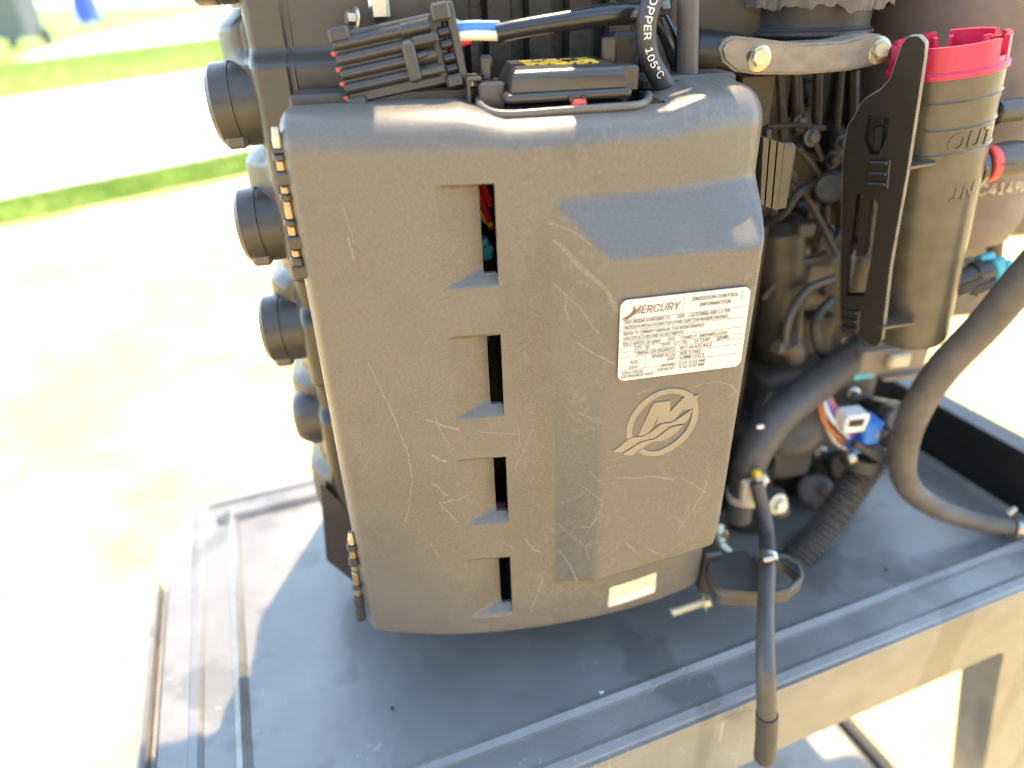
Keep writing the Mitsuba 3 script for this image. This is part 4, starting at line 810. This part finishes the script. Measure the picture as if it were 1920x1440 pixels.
# ================================================================ LOOSE HOSES, HARNESSES
k_ = thing('coolant_hose', 'thick dark coolant hose sloping down from under the canister to the clamp beside the cover', 'hose')
part(k_, 'hose', tpx([(1700, 590, .19), (1625, 650, .16), (1540, 715, .14), (1465, 775, .115), (1420, 835, .10), (1400, 890, .09), (1393, 940, .085)], [.0205, .0205, .021, .0215, .0215, .019, .018], sides=32), 'm_hose')
part(k_, 'clamp', cat(ring(pix(1396, 920, .087), pix(1395, 932, .087), .018, .0205), cbox(pix(1405, 935, .06) - [.008, 0, .006], pix(1430, 905, .06) + [.006, .012, 0], .002), cyl(pix(1418, 905, .06), pix(1438, 895, .06), .006)), 'm_cream')
part(k_, 'clamp_tip', cat(cyl(pix(1412, 890, .065), pix(1424, 888, .065), .006)), 'm_yellow')
part(k_, 'paint_mark', cat(cbox(pix(1420, 806, .087), pix(1434, 798, .087) + [0, .004, 0], .001)), 'm_white')
dh = thing('drain_hose', 'slim grey drain hose hanging down over the front rim of the cart', 'hose')
dpts = [(1418, 905, .055), (1432, 960, .04), (1438, 1010, .015), (1439, 1060, -.03), (1436, 1130, -.07), (1435, 1200, -.105), (1436, 1270, -.13), (1438, 1345, -.137)]
part(dh, 'hose', tpx(dpts, [.0078, .0082, .0084, .0084, .0084, .0086, .0090, .0095], sides=26), 'm_hose')
part(dh, 'end_sleeve', tpx([(1438, 1338, -.137), (1437, 1380, -.137), (1433, 1420, -.137)], [.0104, .0106, .0104], sides=26), 'm_rubber')
part(dh, 'tie_clip', cat(cyl(pix(1430, 1050, -.038), pix(1452, 1044, -.038), .0035), ring(pix(1439, 1042, -.018), pix(1439, 1054, -.025), .0094, .0112)), 'm_steel')
part(dh, 'end_plug', cyl(pix(1440, 1418, -.135), pix(1450, 1412, -.135), .004), 'm_teal')
k_ = thing('corrugated_conduit', 'ribbed black conduit bending from the lower bracket up to the blue plug', 'conduit')
put(k_, tpx([(1668, 800, .13), (1640, 850, .12), (1590, 925, .10), (1535, 1000, .085), (1480, 1060, .075), (1420, 1095, .08)], .0190, sides=28, n=44, rfun=lambda s: 1 + .11 * np.sin(s * 2 * math.pi / .0068)), 'm_hose', 50)
k_ = thing('return_hose', 'long thick brown grey hose looping from the right edge down onto the cart tray', 'hose')
part(k_, 'hose', tpx([(2010, 420, .02), (1930, 510, .03), (1850, 605, .045), (1765, 695, .06), (1712, 780, .07), (1692, 860, .075), (1705, 915, .075), (1760, 955, .07), (1840, 980, .06), (1910, 990, .05)], [.017, .017, .017, .017, .0165, .0155, .0145, .013, .0115, .0105], sides=32, n=12), 'm_dusty')
part(k_, 'end_clip', cat(ring(pix(1896, 988, .052), pix(1908, 990, .050), .0118, .0145), cyl(pix(1890, 965, .05), pix(1905, 952, .05), .003)), 'm_steel')
hp_ = thing('harness_plug', 'white and blue wiring plug with orange, pink and purple wires below the coolant hose', 'connector')
for pts, m_ in [([(1535, 738, .14), (1545, 790, .125), (1585, 832, .11)], 'm_wire_orange'), ([(1540, 736, .14), (1556, 780, .12), (1592, 822, .108)], 'm_white'), ([(1545, 736, .14), (1566, 785, .12), (1598, 815, .107)], 'm_wire_purple'), ([(1550, 742, .14), (1574, 792, .12), (1600, 818, .106)], 'm_wire_pink'),
                ([(1548, 733, .145), (1580, 785, .125), (1600, 800, .11)], 'm_wire_orange'), ([(1538, 760, .135), (1560, 820, .12), (1590, 845, .11)], 'm_cream')]:
    part(hp_, 'wire', tpx(pts, .0026, sides=10), m_)
part(hp_, 'white_shell', cat(bpx(1587, 780, 1630, 813, .095, .12, .003)), 'm_white'); part(hp_, 'shell_slot', bpx(1594, 788, 1620, 800, .0935, .0955, .0005), 'm_black')
part(hp_, 'blue_shell', cat(bpx(1622, 795, 1655, 835, .092, .12, .003), bpx(1602, 836, 1622, 852, .09, .11, .002)), 'm_blue')
pieces(hp_, 'tail', [bpx(1645, 812, 1664, 824, .09, .11, .002), bpx(1636, 845, 1660, 865, .09, .11, .002), cyl(pix(1585, 860, .09), pix(1600, 855, .09), .009)], 'm_steel')
part(hp_, 'retainer', cat(cyl(pix(1600, 830, .088), pix(1650, 862, .088), .005), ring(pix(1618, 850, .105), pix(1610, 870, .105), .019, .0235)), 'm_rubber')

# crumbs on the tray
for (x, y), m_, lab in [((1570, 1152), 'm_rustcast', 'small reddish chip lying on the tray beside the drain hose'), ((1128, 1298), 'm_white', 'tiny white crumb on the tray in front of the cover'), ((1660, 1068), 'm_black', 'small black crumb on the tray near the conduit'), ((735, 1330), 'm_black', 'small black crumb on the tray left of the cover')]:
    P = piw(x, y, 0.0); k_ = thing('debris_chip', lab, 'debris')
    put(k_, hull(np.vstack([P + .0024 * np.random.default_rng(x).uniform([-1, -1, 0], [1, 1, .8], (9, 3))])), m_, False)
